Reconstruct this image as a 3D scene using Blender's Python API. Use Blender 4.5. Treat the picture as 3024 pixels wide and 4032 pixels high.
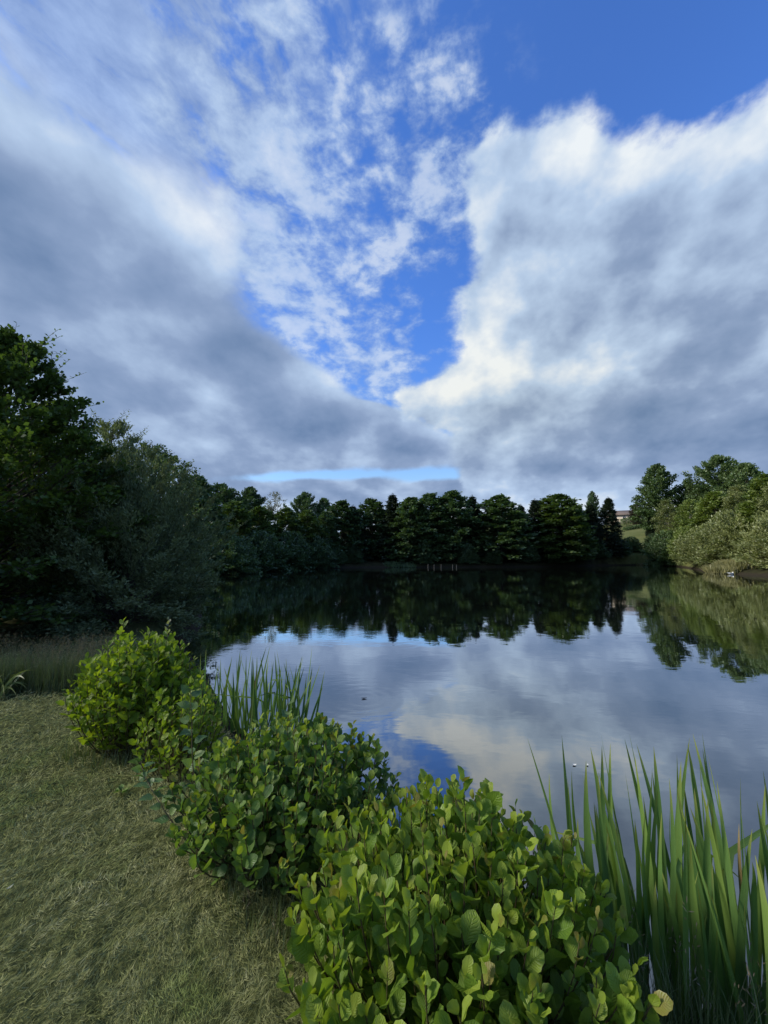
import bpy, bmesh, math, random
import numpy as np
from mathutils import Vector, Matrix, noise as mnoise

R = math.radians
SC = bpy.context.scene
COL = SC.collection
for _o in list(bpy.data.objects):
    bpy.data.objects.remove(_o)

# ------------------------------------------------------------------ camera
CAM_Z = 1.6            # eye height above the lawn
WATER = -0.5           # pond level
PITCH = 6.25
cam = bpy.data.cameras.new('camera')
cam.sensor_fit = 'VERTICAL'
cam.sensor_height = 24.0
cam.lens = 24.0 * 384.7 / 1024.0     # ultra-wide phone lens
cam.clip_start = 0.05
cam.clip_end = 6000
cam_o = bpy.data.objects.new('camera', cam)
COL.objects.link(cam_o)
cam_o.location = (0, 0, CAM_Z)
cam_o.rotation_euler = (R(90 + PITCH), 0, 0)
SC.camera = cam_o

# ------------------------------------------------------------------ sun, exposure
SUN_EL, SUN_AZ = 30.0, -92.0         # low evening sun off to the left (azimuth from +Y, + to the right)
sun = bpy.data.lights.new('sun', 'SUN')
sun.energy = 4.4
sun.angle = R(12)
sun.color = (1.0, 0.93, 0.80)
sun_o = bpy.data.objects.new('sun', sun)
COL.objects.link(sun_o)
_d = Vector((math.sin(R(SUN_AZ)) * math.cos(R(SUN_EL)), math.cos(R(SUN_AZ)) * math.cos(R(SUN_EL)), math.sin(R(SUN_EL))))
sun_o.rotation_euler = _d.to_track_quat('Z', 'Y').to_euler()

SC.view_settings.view_transform = 'Standard'
SC.view_settings.look = 'None'
SC.view_settings.exposure = 0.0
SC.view_settings.gamma = 1.0
SC.view_settings.use_curve_mapping = False
SC.render.engine = 'CYCLES'
SC.cycles.max_bounces = 6
SC.cycles.diffuse_bounces = 3
SC.cycles.glossy_bounces = 3
SC.cycles.transmission_bounces = 4
SC.cycles.transparent_max_bounces = 4
SC.cycles.caustics_reflective = False
SC.cycles.caustics_refractive = False
SC.cycles.use_denoising = True

# ------------------------------------------------------------------ node expression helper
class X:
    """A shader socket (or number) with arithmetic."""
    nt = None
    def __init__(s, v): s.v = v
    @staticmethod
    def put(inp, a):
        a = a.v if isinstance(a, X) else a
        if isinstance(a, bpy.types.NodeSocket): X.nt.links.new(a, inp)
        else: inp.default_value = a
    @staticmethod
    def math(op, a, b=None, c=None, clamp=False):
        n = X.nt.nodes.new('ShaderNodeMath'); n.operation = op; n.use_clamp = clamp
        X.put(n.inputs[0], a)
        if b is not None: X.put(n.inputs[1], b)
        if c is not None: X.put(n.inputs[2], c)
        return X(n.outputs[0])
    def __add__(s, o): return X.math('ADD', s, o)
    __radd__ = __add__
    def __sub__(s, o): return X.math('SUBTRACT', s, o)
    def __rsub__(s, o): return X.math('SUBTRACT', o, s)
    def __mul__(s, o): return X.math('MULTIPLY', s, o)
    __rmul__ = __mul__
    def __truediv__(s, o): return X.math('DIVIDE', s, o)
    def sat(s): return X.math('ADD', s, 0.0, clamp=True)
    def max(s, o): return X.math('MAXIMUM', s, o)
    def min(s, o): return X.math('MINIMUM', s, o)
    def exp(s): return X.math('EXPONENT', s)
    def pow(s, e): return X.math('POWER', s, e)
    def smooth(s, a, b):
        n = X.nt.nodes.new('ShaderNodeMapRange'); n.interpolation_type = 'SMOOTHSTEP'
        X.put(n.inputs[0], s); n.inputs[1].default_value = a; n.inputs[2].default_value = b
        return X(n.outputs[0])
    def lin(s, a, b, c=0.0, d=1.0):
        n = X.nt.nodes.new('ShaderNodeMapRange'); n.clamp = True
        X.put(n.inputs[0], s)
        for i, q in enumerate((a, b, c, d)): n.inputs[i + 1].default_value = q
        return X(n.outputs[0])
    def curve(s, pts):
        """piecewise curve through (x, y) points"""
        x0, x1 = pts[0][0], pts[-1][0]; ys = [q[1] for q in pts]; y0, y1 = min(ys), max(ys)
        n = X.nt.nodes.new('ShaderNodeFloatCurve'); m = n.mapping; c = m.curves[0]
        P = [((a - x0) / (x1 - x0), (b - y0) / (y1 - y0)) for a, b in pts]
        while len(c.points) < len(P): c.points.new(0.5, 0.5)
        for q, (a, b) in zip(c.points, P): q.location = (a, b)
        m.update()
        X.put(n.inputs['Value'], s.lin(x0, x1))
        return X(n.outputs[0]) * (y1 - y0) + y0

def xyz(a, b, c=0.0):
    n = X.nt.nodes.new('ShaderNodeCombineXYZ')
    for i, q in enumerate((a, b, c)): X.put(n.inputs[i], q)
    return X(n.outputs[0])

def fbm(vec, scale, detail=5, rough=0.55, dist=0.0, dim='2D', lac=2.0):
    n = X.nt.nodes.new('ShaderNodeTexNoise'); n.noise_dimensions = dim
    X.put(n.inputs['Vector'], vec); n.inputs['Scale'].default_value = scale
    n.inputs['Detail'].default_value = detail; n.inputs['Roughness'].default_value = rough
    n.inputs['Lacunarity'].default_value = lac; n.inputs['Distortion'].default_value = dist
    return X(n.outputs[0])

def ramp(x, stops, interp='LINEAR'):
    n = X.nt.nodes.new('ShaderNodeValToRGB'); e = n.color_ramp.elements; n.color_ramp.interpolation = interp
    while len(e) < len(stops): e.new(0.5)
    for q, (p, c) in zip(e, stops): q.position = p; q.color = (*c, 1)
    X.put(n.inputs[0], x)
    return X(n.outputs[0])

def mixc(f, a, b, mode='MIX'):
    n = X.nt.nodes.new('ShaderNodeMix'); n.data_type = 'RGBA'; n.blend_type = mode
    X.put(n.inputs[0], f)
    for i, q in ((6, a), (7, b)):
        if isinstance(q, tuple): q = (*q, 1)
        X.put(n.inputs[i], q)
    return X(n.outputs[2])

# ------------------------------------------------------------------ world: Nishita sky with two cloud banks
world = bpy.data.worlds.new('World')
SC.world = world
world.use_nodes = True
X.nt = nt = world.node_tree
nt.nodes.clear()
STR = 0.15
sky = nt.nodes.new('ShaderNodeTexSky')
sky.sky_type = 'NISHITA'
sky.sun_disc = False
sky.sun_elevation = R(SUN_EL)
sky.sun_rotation = R(SUN_AZ)
sky.air_density = 1.0; sky.dust_density = 0.2; sky.ozone_density = 3.0

tc = nt.nodes.new('ShaderNodeTexCoord')
sep = nt.nodes.new('ShaderNodeSeparateXYZ')
nt.links.new(tc.outputs['Generated'], sep.inputs[0])
dx, dy, dz = (X(sep.outputs[i]) for i in range(3))
K = 0.12                                  # curvature of the cloud deck
h = dz.max(0.0) + K
u, v = dx / h, dy / h                     # place on the cloud deck, in cloud heights

mid = fbm(xyz(dx / (h + 0.12), dy * 0.75 / (h + 0.12)), 3.4, 5, 0.50)
D = xyz(dx, dy, dz * 1.25)                # billows hang in the air rather than lie on the deck
bil = fbm(D, 3.4, 8, 0.53, 0.0, '3D')
bil2 = fbm(xyz(dx - 0.035, dy - 0.01, dz * 1.25 + 0.045), 3.4, 5, 0.53, 0.0, '3D')
lit = (bil - bil2) * 3.4                  # + on the side that faces the light
puff = fbm(xyz(dx, dy, dz * 1.7), 15.0, 6, 0.58, 0.15, '3D')

P = xyz(u, v)
def blob(bu, bv, su, sv, rot=0.0):
    """a soft round patch on the cloud deck"""
    m = X.nt.nodes.new('ShaderNodeMapping'); m.vector_type = 'TEXTURE'
    X.put(m.inputs[0], P)
    m.inputs[1].default_value = (bu, bv, 0); m.inputs[2].default_value = (0, 0, rot); m.inputs[3].default_value = (su * 2.3, sv * 2.3, 1)
    g = X.nt.nodes.new('ShaderNodeTexGradient'); g.gradient_type = 'QUADRATIC_SPHERE'
    X.nt.links.new(m.outputs[0], g.inputs[0])
    return X(g.outputs[1])

# left bank: everything left of this edge
eL = v.curve([(-1.0, -1.00), (0.3, -0.80), (0.62, -0.66), (0.73, -0.53), (0.82, -0.42), (1.0, -0.385), (1.24, -0.40), (1.45, -0.32),
              (1.77, -0.16), (1.91, 0.06), (2.19, 0.36), (2.47, 0.66), (2.9, 0.95), (3.4, 1.4)])
dL = (eL - u) + (mid - 0.5) * 0.18 + (bil - 0.5) * 0.16
# a slot of clear sky under the left bank, low over the far trees
slot = (blob(-0.55, 3.02, 1.2, 0.16, -0.03) * 0.86 + blob(0.55, 3.0, 0.45, 0.22) * 0.5)
aL = dL.smooth(-0.10, 0.13)
softL = v.lin(0.9, 1.4)                   # crisp far edge, veiled near edge
aL = aL * (1.0 - softL) + dL.smooth(-0.02, 0.07) * softL
aL = aL * (1.0 - (slot + (mid - 0.5) * 0.9 - 0.25).smooth(0.0, 0.45))

# right bank: right of one edge and beyond another
eR = v.curve([(0.40, 0.14), (0.72, 0.17), (0.81, 0.19), (1.08, 0.235), (1.14, 0.17), (1.5, 0.235), (1.82, 0.11), (2.25, 0.36), (2.73, 0.50), (3.4, 0.7)])
eT = u.curve([(0.1, 0.80), (0.21, 0.715), (0.30, 0.655), (0.385, 0.615), (0.42, 0.65), (0.56, 0.705), (0.70, 0.61), (1.0, 0.45), (1.6, 0.2), (2.6, -0.6)])
wob = (bil - 0.5) * 0.42 + (puff - 0.5) * 0.13
dR = (u - eR).min(v * 1.0 - eT) + wob
aR = dR.smooth(-0.02, 0.055)

# small broken clouds in the gap and thin streaks overhead on the left
gap = puff * 0.74 + bil * 0.26
gm = (blob(-0.20, 0.93, 0.20, 0.26, 0.3) + blob(-0.06, 1.52, 0.18, 0.30) + blob(0.10, 0.80, 0.10, 0.16)
      + blob(-0.27, 0.68, 0.16, 0.12, -0.5) + blob(-0.33, 1.20, 0.12, 0.25) + blob(0.02, 1.05, 0.26, 0.55) * 0.40).min(1.0)
aG = (gap + gm * 0.18 - 0.25).smooth(0.25, 0.48) * gm.smooth(0.0, 0.35) * 0.74
streak = fbm(xyz(u * 4.8 - v * 2.4 + mid, u * 0.9 + v * 1.8), 2.1, 7, 0.60, 0.2)
sm = (v * 0.5 + u).smooth(0.46, -0.10)
aS = (streak * 0.75 + puff * 0.25 + sm * 0.20 - 0.26).smooth(0.20, 0.42) * sm * 0.76

# brightness of the two banks: thin edges glow, thick cores are grey
coreL = dL.smooth(0.04, 0.42)
bL = 0.80 - coreL * 0.23 + (mid - 0.5) * 0.75 + lit * 0.20 + (puff - 0.5) * 0.10
bL = bL + blob(-0.49, 0.86, 0.06, 0.18, -0.45) * 0.12 + blob(-0.78, 1.22, 0.16, 0.12) * 0.22
bL = bL - softL * blob(-0.48, 1.45, 0.20, 0.40, -0.35) * 0.34 - blob(-0.16, 2.08, 0.34, 0.22, -0.7) * 0.24 - blob(-0.95, 1.0, 0.35, 0.3) * 0.16
coreR = dR.smooth(0.0, 0.60)
bR = 0.82 - coreR * 0.16 + lit * 0.44 + (mid - 0.5) * 0.52 + (puff - 0.5) * 0.10
bR = bR + blob(0.34, 0.69, 0.09, 0.14, -0.9) * 0.10 + blob(0.30, 1.74, 0.20, 0.26) * 0.15 + blob(0.58, 1.55, 0.42, 0.5) * 0.20 + blob(0.72, 0.76, 0.05, 0.2, -0.75) * 0.06
bR = bR - blob(0.44, 0.84, 0.14, 0.16) * 0.24 - blob(1.7, 2.2, 1.0, 0.6) * 0.30 - blob(1.1, 2.75, 0.9, 0.3) * 0.24 - blob(0.95, 1.05, 0.35, 0.4) * 0.12
low = dz.smooth(0.145, 0.085)               # thinner, paler cloud low down
bL = bL + low * 0.24
bR = bR + low * 0.20

CR = [(0.0, (0.085, 0.15, 0.28)), (0.30, (0.160, 0.250, 0.43)), (0.55, (0.270, 0.370, 0.57)), (0.78, (0.47, 0.61, 0.83)), (1.0, (0.84, 0.90, 0.96))]
warm = blob(0.60, 1.85, 1.0, 0.9)
br = bL * (1.0 - aR) + bR * aR            # one ramp for both banks
cB = ramp(br, CR)
cB = mixc(warm * aR * 0.8, cB, mixc(1.0, cB, (1.05, 0.99, 0.86), 'MULTIPLY'))
cG = ramp(0.60 + (puff - 0.5) * 0.5 + aG * 0.30 * (1.0 - aS) + aS * (streak - 0.4) * 0.5, CR)
aT = 1.0 - (1.0 - aS) * (1.0 - aG)
aB = 1.0 - (1.0 - aL) * (1.0 - aR)

skyc = mixc(1.0, X(sky.outputs[0]), mixc(dz.smooth(0.02, 0.55), (1.25, 1.30, 1.25), (0.72, 1.13, 1.86)), 'MULTIPLY')
# the cloud colours are radiances; the Background strength is divided out
def up(c): return mixc(1.0, c, (1 / STR, 1 / STR, 1 / STR), 'MULTIPLY')
out = mixc(aT, skyc, up(cG))
out = mixc(aB, out, up(cB))
bg = nt.nodes.new('ShaderNodeBackground')
X.put(bg.inputs[0], out)
bg.inputs[1].default_value = STR
wo = nt.nodes.new('ShaderNodeOutputWorld')
nt.links.new(bg.outputs[0], wo.inputs[0])
world.cycles.sampling_method = 'MANUAL'
world.cycles.sample_map_resolution = 512

# ------------------------------------------------------------------ helpers
RNG = np.random.default_rng(7)

def tag(o, label=None, cat=None, group=None, kind=None):
    if label: o['label'] = label
    if cat: o['category'] = cat
    if group: o['group'] = group
    if kind: o['kind'] = kind
    return o

def link(name, data, parent=None, loc=None):
    o = bpy.data.objects.new(name, data)
    COL.objects.link(o)
    if parent is not None: o.parent = parent
    if loc is not None: o.location = loc
    return o

def empty(name, loc, label=None, cat=None, group=None):
    o = link(name, None, None, loc)
    o.empty_display_size = 0.2
    return tag(o, label, cat, group)

def mesh(name, V, F, mat, uv=None, tint=None, smooth=True):
    """V (n,3), F (m,k) index array with one k, uv per loop (m*k,2), tint per vertex (n,)"""
    V = np.asarray(V, np.float32).reshape(-1, 3); F = np.asarray(F, np.int32)
    m = bpy.data.meshes.new(name)
    k = F.shape[1]
    m.vertices.add(len(V)); m.vertices.foreach_set('co', V.ravel())
    m.loops.add(F.size); m.loops.foreach_set('vertex_index', F.ravel())
    m.polygons.add(len(F)); m.polygons.foreach_set('loop_start', np.arange(0, F.size, k, dtype=np.int32))
    if smooth: m.polygons.foreach_set('use_smooth', np.ones(len(F), bool))
    if uv is not None:
        l = m.uv_layers.new(name='uv'); l.data.foreach_set('uv', np.asarray(uv, np.float32).ravel())
    if tint is not None:
        a = m.attributes.new('tint', 'FLOAT', 'POINT'); a.data.foreach_set('value', np.asarray(tint, np.float32))
    m.update(calc_edges=True)
    for q in (mat if isinstance(mat, (list, tuple)) else [mat]): m.materials.append(q)
    return m

def unit(a):
    a = np.asarray(a, float)
    return a / np.maximum(np.linalg.norm(a, axis=-1, keepdims=True), 1e-9)

class Geo:
    """collects quads"""
    def __init__(s): s.V = []; s.F = []; s.T = []; s.n = 0
    def add(s, V, F, t=0.5):
        V = np.asarray(V, float).reshape(-1, 3)
        s.V.append(V); s.F.append(np.asarray(F, int) + s.n); s.n += len(V)
        s.T.append(np.full(len(V), t) if np.isscalar(t) else np.asarray(t))
    def tube(s, pts, rad, sides=5, t=0.5):
        pts = np.asarray(pts, float); n = len(pts); rad = np.broadcast_to(rad, (n,))
        tan = unit(np.gradient(pts, axis=0))
        ref = np.array([0.31, 0.2, 0.93]) if abs(tan[0][2]) < 0.8 else np.array([1, 0.1, 0.0])
        a = unit(np.cross(tan, ref)); b = np.cross(tan, a)
        th = np.arange(sides) * 2 * np.pi / sides
        ring = pts[:, None] + rad[:, None, None] * (a[:, None] * np.cos(th)[None, :, None] + b[:, None] * np.sin(th)[None, :, None])
        i, j = np.meshgrid(np.arange(n - 1), np.arange(sides), indexing='ij')
        F = np.stack([i * sides + j, i * sides + (j + 1) % sides, (i + 1) * sides + (j + 1) % sides, (i + 1) * sides + j], -1).reshape(-1, 4)
        s.add(ring.reshape(-1, 3), F, t)
    def blades(s, P, d, n, L, W, t, bulge=0.5, cup=0.10):
        """rhombic leaves: base P, along d, facing n"""
        P = np.asarray(P); d = unit(d); sd = unit(np.cross(d, n)); n = np.cross(sd, d)
        L = np.asarray(L)[:, None] if not np.isscalar(L) else L; W = np.asarray(W)[:, None] if not np.isscalar(W) else W
        m = P + d * L * bulge + n * (W * cup)
        V = np.stack([P, m + sd * W * 0.5, P + d * L, m - sd * W * 0.5], 1)
        N = len(P); F = np.arange(N * 4).reshape(N, 4)
        s.add(V.reshape(-1, 3), F, np.repeat(np.broadcast_to(t, (N,)), 4))
    def mesh(s, name, mat, smooth=True):
        return mesh(name, np.concatenate(s.V), np.concatenate(s.F), mat, tint=np.concatenate(s.T), smooth=smooth)

# ------------------------------------------------------------------ materials
def mat_new(name):
    m = bpy.data.materials.new(name); m.use_nodes = True
    X.nt = m.node_tree; m.node_tree.nodes.clear()
    return m

def N(kind, **kw):
    n = X.nt.nodes.new(kind)
    for k, q in kw.items():
        if k[0] == 'i' and k[1:].isdigit(): X.put(n.inputs[int(k[1:])], q)
        elif k.startswith('_'): setattr(n, k[1:], q)
        else: X.put(n.inputs[k], q)
    return n

def out_surface(sh):
    o = X.nt.nodes.new('ShaderNodeOutputMaterial'); X.nt.links.new(sh.outputs[0], o.inputs[0])

def mixsh(f, a, b):
    n = X.nt.nodes.new('ShaderNodeMixShader'); X.put(n.inputs[0], f)
    X.nt.links.new(a.outputs[0], n.inputs[1]); X.nt.links.new(b.outputs[0], n.inputs[2])
    return n

def attr(name):
    n = X.nt.nodes.new('ShaderNodeAttribute'); n.attribute_name = name
    return X(n.outputs['Fac'])

def foliage_mat(name, dark, light, trans=0.30, gloss=0.04, wild=None):
    """leaves of trees seen from afar; every leaf has its own tint, every tree its own shift"""
    m = mat_new(name)
    oi = N('ShaderNodeObjectInfo')
    pos = N('ShaderNodeNewGeometry')
    big = fbm(X(pos.outputs['Position']), 0.55, 1, 0.5, 0, '3D')
    f = (attr('tint') * 0.75 + (big - 0.5) * 0.9 + (X(oi.outputs['Random']) - 0.5) * 0.35 + 0.12).sat()
    st = [(0.0, dark), (1.0, light)] if wild is None else [(0.0, dark), (0.8, light), (1.0, wild)]
    c = ramp(f, st)
    df = N('ShaderNodeBsdfDiffuse', Color=c); tr = N('ShaderNodeBsdfTranslucent', Color=mixc(1.0, c, (1.15, 1.25, 0.55), 'MULTIPLY'))
    sh = mixsh(trans, df, tr)
    if gloss:
        gl = N('ShaderNodeBsdfGlossy', Color=(0.9, 0.95, 1.0, 1), Roughness=0.5)
        sh = mixsh(gloss, sh, gl)
    out_surface(sh)
    return m

def bark_mat(name, c1, c2, scale=8.0):
    m = mat_new(name)
    tcn = N('ShaderNodeTexCoord')
    mp = N('ShaderNodeMapping', Vector=X(tcn.outputs['Object'])); mp.inputs['Scale'].default_value = (1, 1, 0.25)
    f = fbm(X(mp.outputs[0]), scale, 4, 0.6, 0.3, '3D')
    bs = N('ShaderNodeBsdfPrincipled', Roughness=0.9); X.put(bs.inputs['Base Color'], ramp(f, [(0.3, c1), (0.7, c2)]))
    bp = N('ShaderNodeBump', Strength=0.6, Distance=0.03); X.put(bp.inputs['Height'], f)
    X.nt.links.new(bp.outputs[0], bs.inputs['Normal'])
    out_surface(bs)
    return m

def plain_mat(name, c1, c2=None, rough=0.7, scale=6.0, spec=0.3):
    m = mat_new(name)
    bs = N('ShaderNodeBsdfPrincipled', Roughness=rough); bs.inputs['Specular IOR Level'].default_value = spec
    tcn = N('ShaderNodeTexCoord')
    f = fbm(X(tcn.outputs['Object']), scale, 4, 0.6, 0, '3D')
    X.put(bs.inputs['Base Color'], ramp(f, [(0.3, c1), (0.7, c2 or tuple(q * 0.7 for q in c1))]))
    out_surface(bs)
    return m

def leaf_mat(name, stops, vein=(1.25, 1.2, 1.1), trans=0.35, rough=0.45, spec=0.35, ribs=9.0):
    """a single large leaf: own tint, pale midrib and side veins with relief"""
    m = mat_new(name)
    oi = N('ShaderNodeObjectInfo'); pos = N('ShaderNodeNewGeometry')
    un = N('ShaderNodeUVMap'); sp = N('ShaderNodeSeparateXYZ', i0=X(un.outputs[0]))
    x, y = X(sp.outputs[0]), X(sp.outputs[1])
    ax = X.math('ABSOLUTE', x - 0.5) * 2.0
    w = X.math('SINE', (y * 1.0 - ax * 0.28) * (ribs * 6.2832)) * 0.5 + 0.5
    rib = w.pow(5.0) * ax.smooth(1.0, 0.5) + ax.smooth(0.10, 0.0)
    blotch = fbm(X(pos.outputs['Position']), 22.0, 3, 0.6, 0, '3D')
    f = X.math('FRACT', attr('tint') + X(oi.outputs['Random'])) * 0.85 + (blotch - 0.5) * 0.5 + 0.08
    c = ramp(f.sat(), stops)
    c = mixc(rib.min(1.0) * 0.45, c, mixc(1.0, c, vein, 'MULTIPLY'))
    under = mixc(0.4, c, (0.15, 0.20, 0.07))
    cb = mixc(X(pos.outputs['Backfacing']) * 0.6, c, under)
    bs = N('ShaderNodeBsdfPrincipled', Roughness=rough); bs.inputs['Specular IOR Level'].default_value = spec
    X.put(bs.inputs['Base Color'], cb)
    bp = N('ShaderNodeBump', Strength=0.5, Distance=0.004); X.put(bp.inputs['Height'], 1.0 - rib.min(1.0))
    X.nt.links.new(bp.outputs[0], bs.inputs['Normal'])
    tr = N('ShaderNodeBsdfTranslucent', Color=mixc(1.0, c, (1.35, 1.35, 0.5), 'MULTIPLY'))
    out_surface(mixsh(trans, bs, tr))
    return m

M = {}
M['bark'] = bark_mat('bark', (0.035, 0.028, 0.02), (0.09, 0.075, 0.055))
M['birch'] = bark_mat('pale_bark', (0.10, 0.09, 0.07), (0.34, 0.32, 0.27), 5.0)
M['twig'] = plain_mat('green_brown_stem', (0.07, 0.075, 0.03), (0.10, 0.06, 0.03), 0.7, 30)
M['alder_far'] = foliage_mat('alder_foliage', (0.036, 0.072, 0.030), (0.105, 0.170, 0.060))
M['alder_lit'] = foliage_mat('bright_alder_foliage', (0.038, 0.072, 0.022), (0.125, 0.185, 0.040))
M['spruce'] = foliage_mat('spruce_needles', (0.020, 0.037, 0.020), (0.052, 0.080, 0.040), 0.12)
M['oak'] = foliage_mat('oak_foliage', (0.060, 0.110, 0.040), (0.155, 0.225, 0.075))
M['light'] = foliage_mat('light_green_foliage', (0.095, 0.150, 0.028), (0.260, 0.320, 0.070))
M['olive'] = foliage_mat('olive_willow_foliage', (0.120, 0.150, 0.046), (0.285, 0.315, 0.115))
M['willow'] = foliage_mat('grey_willow_foliage', (0.080, 0.108, 0.056), (0.240, 0.280, 0.150), 0.25, 0.0)
M['edge'] = foliage_mat('near_tree_foliage', (0.034, 0.064, 0.018), (0.095, 0.150, 0.030), 0.42, 0.02)
M['brownish'] = foliage_mat('brown_green_foliage', (0.05, 0.045, 0.03), (0.095, 0.08, 0.055))
M['pale'] = foliage_mat('pale_sparse_foliage', (0.10, 0.11, 0.07), (0.22, 0.22, 0.15))
M['reed'] = foliage_mat('bank_grass', (0.12, 0.125, 0.045), (0.32, 0.30, 0.13))

# ------------------------------------------------------------------ the pond outline and the lie of the land
SHORE = np.array([(14, -0.6), (6, 0.3), (3.0, 1.05), (1.9, 1.55), (1.25, 1.95), (0.75, 2.35), (0.2, 2.85), (-0.45, 3.4), (-1.15, 4.05), (-2.1, 5.2), (-3.4, 7.2), (-4.5, 8.8),
                  (-5.5, 11.7), (-9, 19), (-14, 30), (-18, 40), (-17.5, 49), (-13, 57), (-4, 61.5), (10, 62.5), (24, 64), (38, 71), (51, 76), (53, 72), (47, 60),
                  (41.5, 51), (39.5, 46.5), (37.0, 43.8), (36.7, 41.4), (37.0, 38), (37.5, 30), (34, 16), (26, 4)], float)

def shore_dist(x, y):
    """signed distance to the waterline, + on land"""
    x = np.asarray(x, float); y = np.asarray(y, float)
    best = np.full(x.shape, 1e9); inside = np.zeros(x.shape, bool)
    for k in range(len(SHORE)):
        a, b = SHORE[k], SHORE[(k + 1) % len(SHORE)]
        e = b - a
        t = np.clip(((x - a[0]) * e[0] + (y - a[1]) * e[1]) / (e @ e), 0, 1)
        best = np.minimum(best, (x - a[0] - t * e[0]) ** 2 + (y - a[1] - t * e[1]) ** 2)
        cr = (a[1] > y) != (b[1] > y)
        xi = a[0] + (y - a[1]) / np.where(abs(b[1] - a[1]) < 1e-9, 1e-9, b[1] - a[1]) * e[0]
        inside ^= cr & (x < xi)
    d = np.sqrt(best)
    return np.where(inside, -d, d)

def sstep(a, b, x):
    t = np.clip((x - a) / (b - a), 0, 1); return t * t * (3 - 2 * t)

def ground_z(x, y):
    x = np.asarray(x, float); y = np.asarray(y, float)
    d = shore_dist(x, y)
    z = WATER + np.where(d > 0, 0.5 * sstep(-0.15, 0.75, d), 0.5 * sstep(-0.15, 0.75, 0) + d * 0.35)
    z = np.maximum(z, WATER - 1.4)
    far = sstep(20, 60, y)
    z = z + np.where(d > 0, far * np.minimum(d, 22) * 0.11, 0)
    z = z + sstep(60, 190, np.hypot(x * 0.9, y)) * sstep(0.18, 0.75, np.arctan2(x, y)) * 18.0 * (d > 0)
    z = z + (np.sin(x * 1.7 + 0.6 * np.sin(y * 2.1)) * np.sin(y * 1.4 + 0.5)) * 0.022 * sstep(0.3, 1.2, d)
    return z

# ground sheet: lines close together near the camera, wide apart towards the horizon
def lines(*spans):
    return np.unique(np.concatenate([np.linspace(a, b, n) for a, b, n in spans] ))
def away(a, b, n): return np.sign(b) * np.geomspace(abs(a), abs(b), n)
gx = np.unique(np.round(np.concatenate([away(-34, -2500, 26), np.linspace(-34, -9, 50), np.linspace(-9, 4, 160), np.linspace(4, 62, 130), away(62, 2500, 30)]), 4))
gy = np.unique(np.round(np.concatenate([away(-2, -300, 12), np.linspace(-2, 10, 150), np.linspace(10, 58, 90), np.linspace(58, 80, 75), away(80, 4000, 36)]), 4))
GX, GY = np.meshgrid(gx, gy, indexing='ij')
GZ = ground_z(GX, GY)
ii, jj = np.meshgrid(np.arange(len(gx) - 1), np.arange(len(gy) - 1), indexing='ij')
nj = len(gy)
GF = np.stack([ii * nj + jj, (ii + 1) * nj + jj, (ii + 1) * nj + jj + 1, ii * nj + jj + 1], -1).reshape(-1, 4)

m = mat_new('earth_and_turf')
pos = N('ShaderNodeNewGeometry'); sp = N('ShaderNodeSeparateXYZ', i0=X(pos.outputs['Position']))
px_, py_, pz_ = (X(sp.outputs[i]) for i in range(3))
P_ = X(pos.outputs['Position'])
n1 = fbm(P_, 1.3, 4, 0.6, 0.3, '3D'); n2 = fbm(P_, 14.0, 5, 0.65, 0.4, '3D')
turf = ramp(n2 * 0.6 + n1 * 0.4, [(0.30, (0.040, 0.048, 0.017)), (0.5, (0.085, 0.098, 0.036)), (0.7, (0.135, 0.145, 0.062))])
meadow = ramp(fbm(P_, 0.25, 4, 0.6, 0, '3D'), [(0.3, (0.08, 0.105, 0.03)), (0.7, (0.15, 0.155, 0.06))])
mud = ramp(n2, [(0.3, (0.018, 0.015, 0.010)), (0.7, (0.05, 0.042, 0.028))])
shaded_floor = ramp(n1, [(0.3, (0.016, 0.016, 0.009)), (0.7, (0.045, 0.045, 0.020))])  # woodland floor, its colour darkened to carry the shade on the far bank
c = mixc(py_.smooth(9.0, 14.0), turf, mixc((px_ + (n1 - 0.5) * 4.0).smooth(40.0, 50.0).max(py_.smooth(100.0, 130.0)), shaded_floor, meadow))
c = mixc((pz_ + (n1 - 0.5) * 0.25).smooth(-0.16, -0.38), c, mud)
bs = N('ShaderNodeBsdfPrincipled', Roughness=0.95); bs.inputs['Specular IOR Level'].default_value = 0.1
X.put(bs.inputs['Base Color'], c)
bp = N('ShaderNodeBump', Strength=0.9, Distance=0.04); X.put(bp.inputs['Height'], n2 + n1 * 0.8)
X.nt.links.new(bp.outputs[0], bs.inputs['Normal'])
out_surface(bs)
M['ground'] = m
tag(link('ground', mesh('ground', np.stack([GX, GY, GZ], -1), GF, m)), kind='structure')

# pond water: still, dark, with faint cat's paws and the ring of ripples round the floating leaf
m = mat_new('pond_water')
pos = N('ShaderNodeNewGeometry'); P_ = X(pos.outputs['Position']); sp = N('ShaderNodeSeparateXYZ', i0=P_)
wx, wy = X(sp.outputs[0]), X(sp.outputs[1])
wa = fbm(xyz(wx * 1.0, wy * 1.6), 1.1, 3, 0.5, 0.2)
wb = fbm(xyz(wx * 0.8, wy * 2.2), 6.0, 3, 0.5, 0.3)
patch = fbm(xyz(wx * 0.25, wy * 0.4), 1.0, 2, 0.5).smooth(0.40, 0.70)
RX, RY = -0.29, 5.88
rr = X.math('SQRT', (wx - RX) * (wx - RX) + (wy - RY) * (wy - RY))
ring = X.math('SINE', rr * 34.0) * rr.smooth(1.5, 0.1) * 0.10
hgt = wa * 0.9 + wb * (patch * 0.28 + 0.05) + ring
bp = N('ShaderNodeBump', Strength=0.022, Distance=0.10); X.put(bp.inputs['Height'], hgt)
lw = N('ShaderNodeLayerWeight', Blend=0.5); X.nt.links.new(bp.outputs[0], lw.inputs['Normal'])
fac = X(lw.outputs['Facing'])
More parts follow.
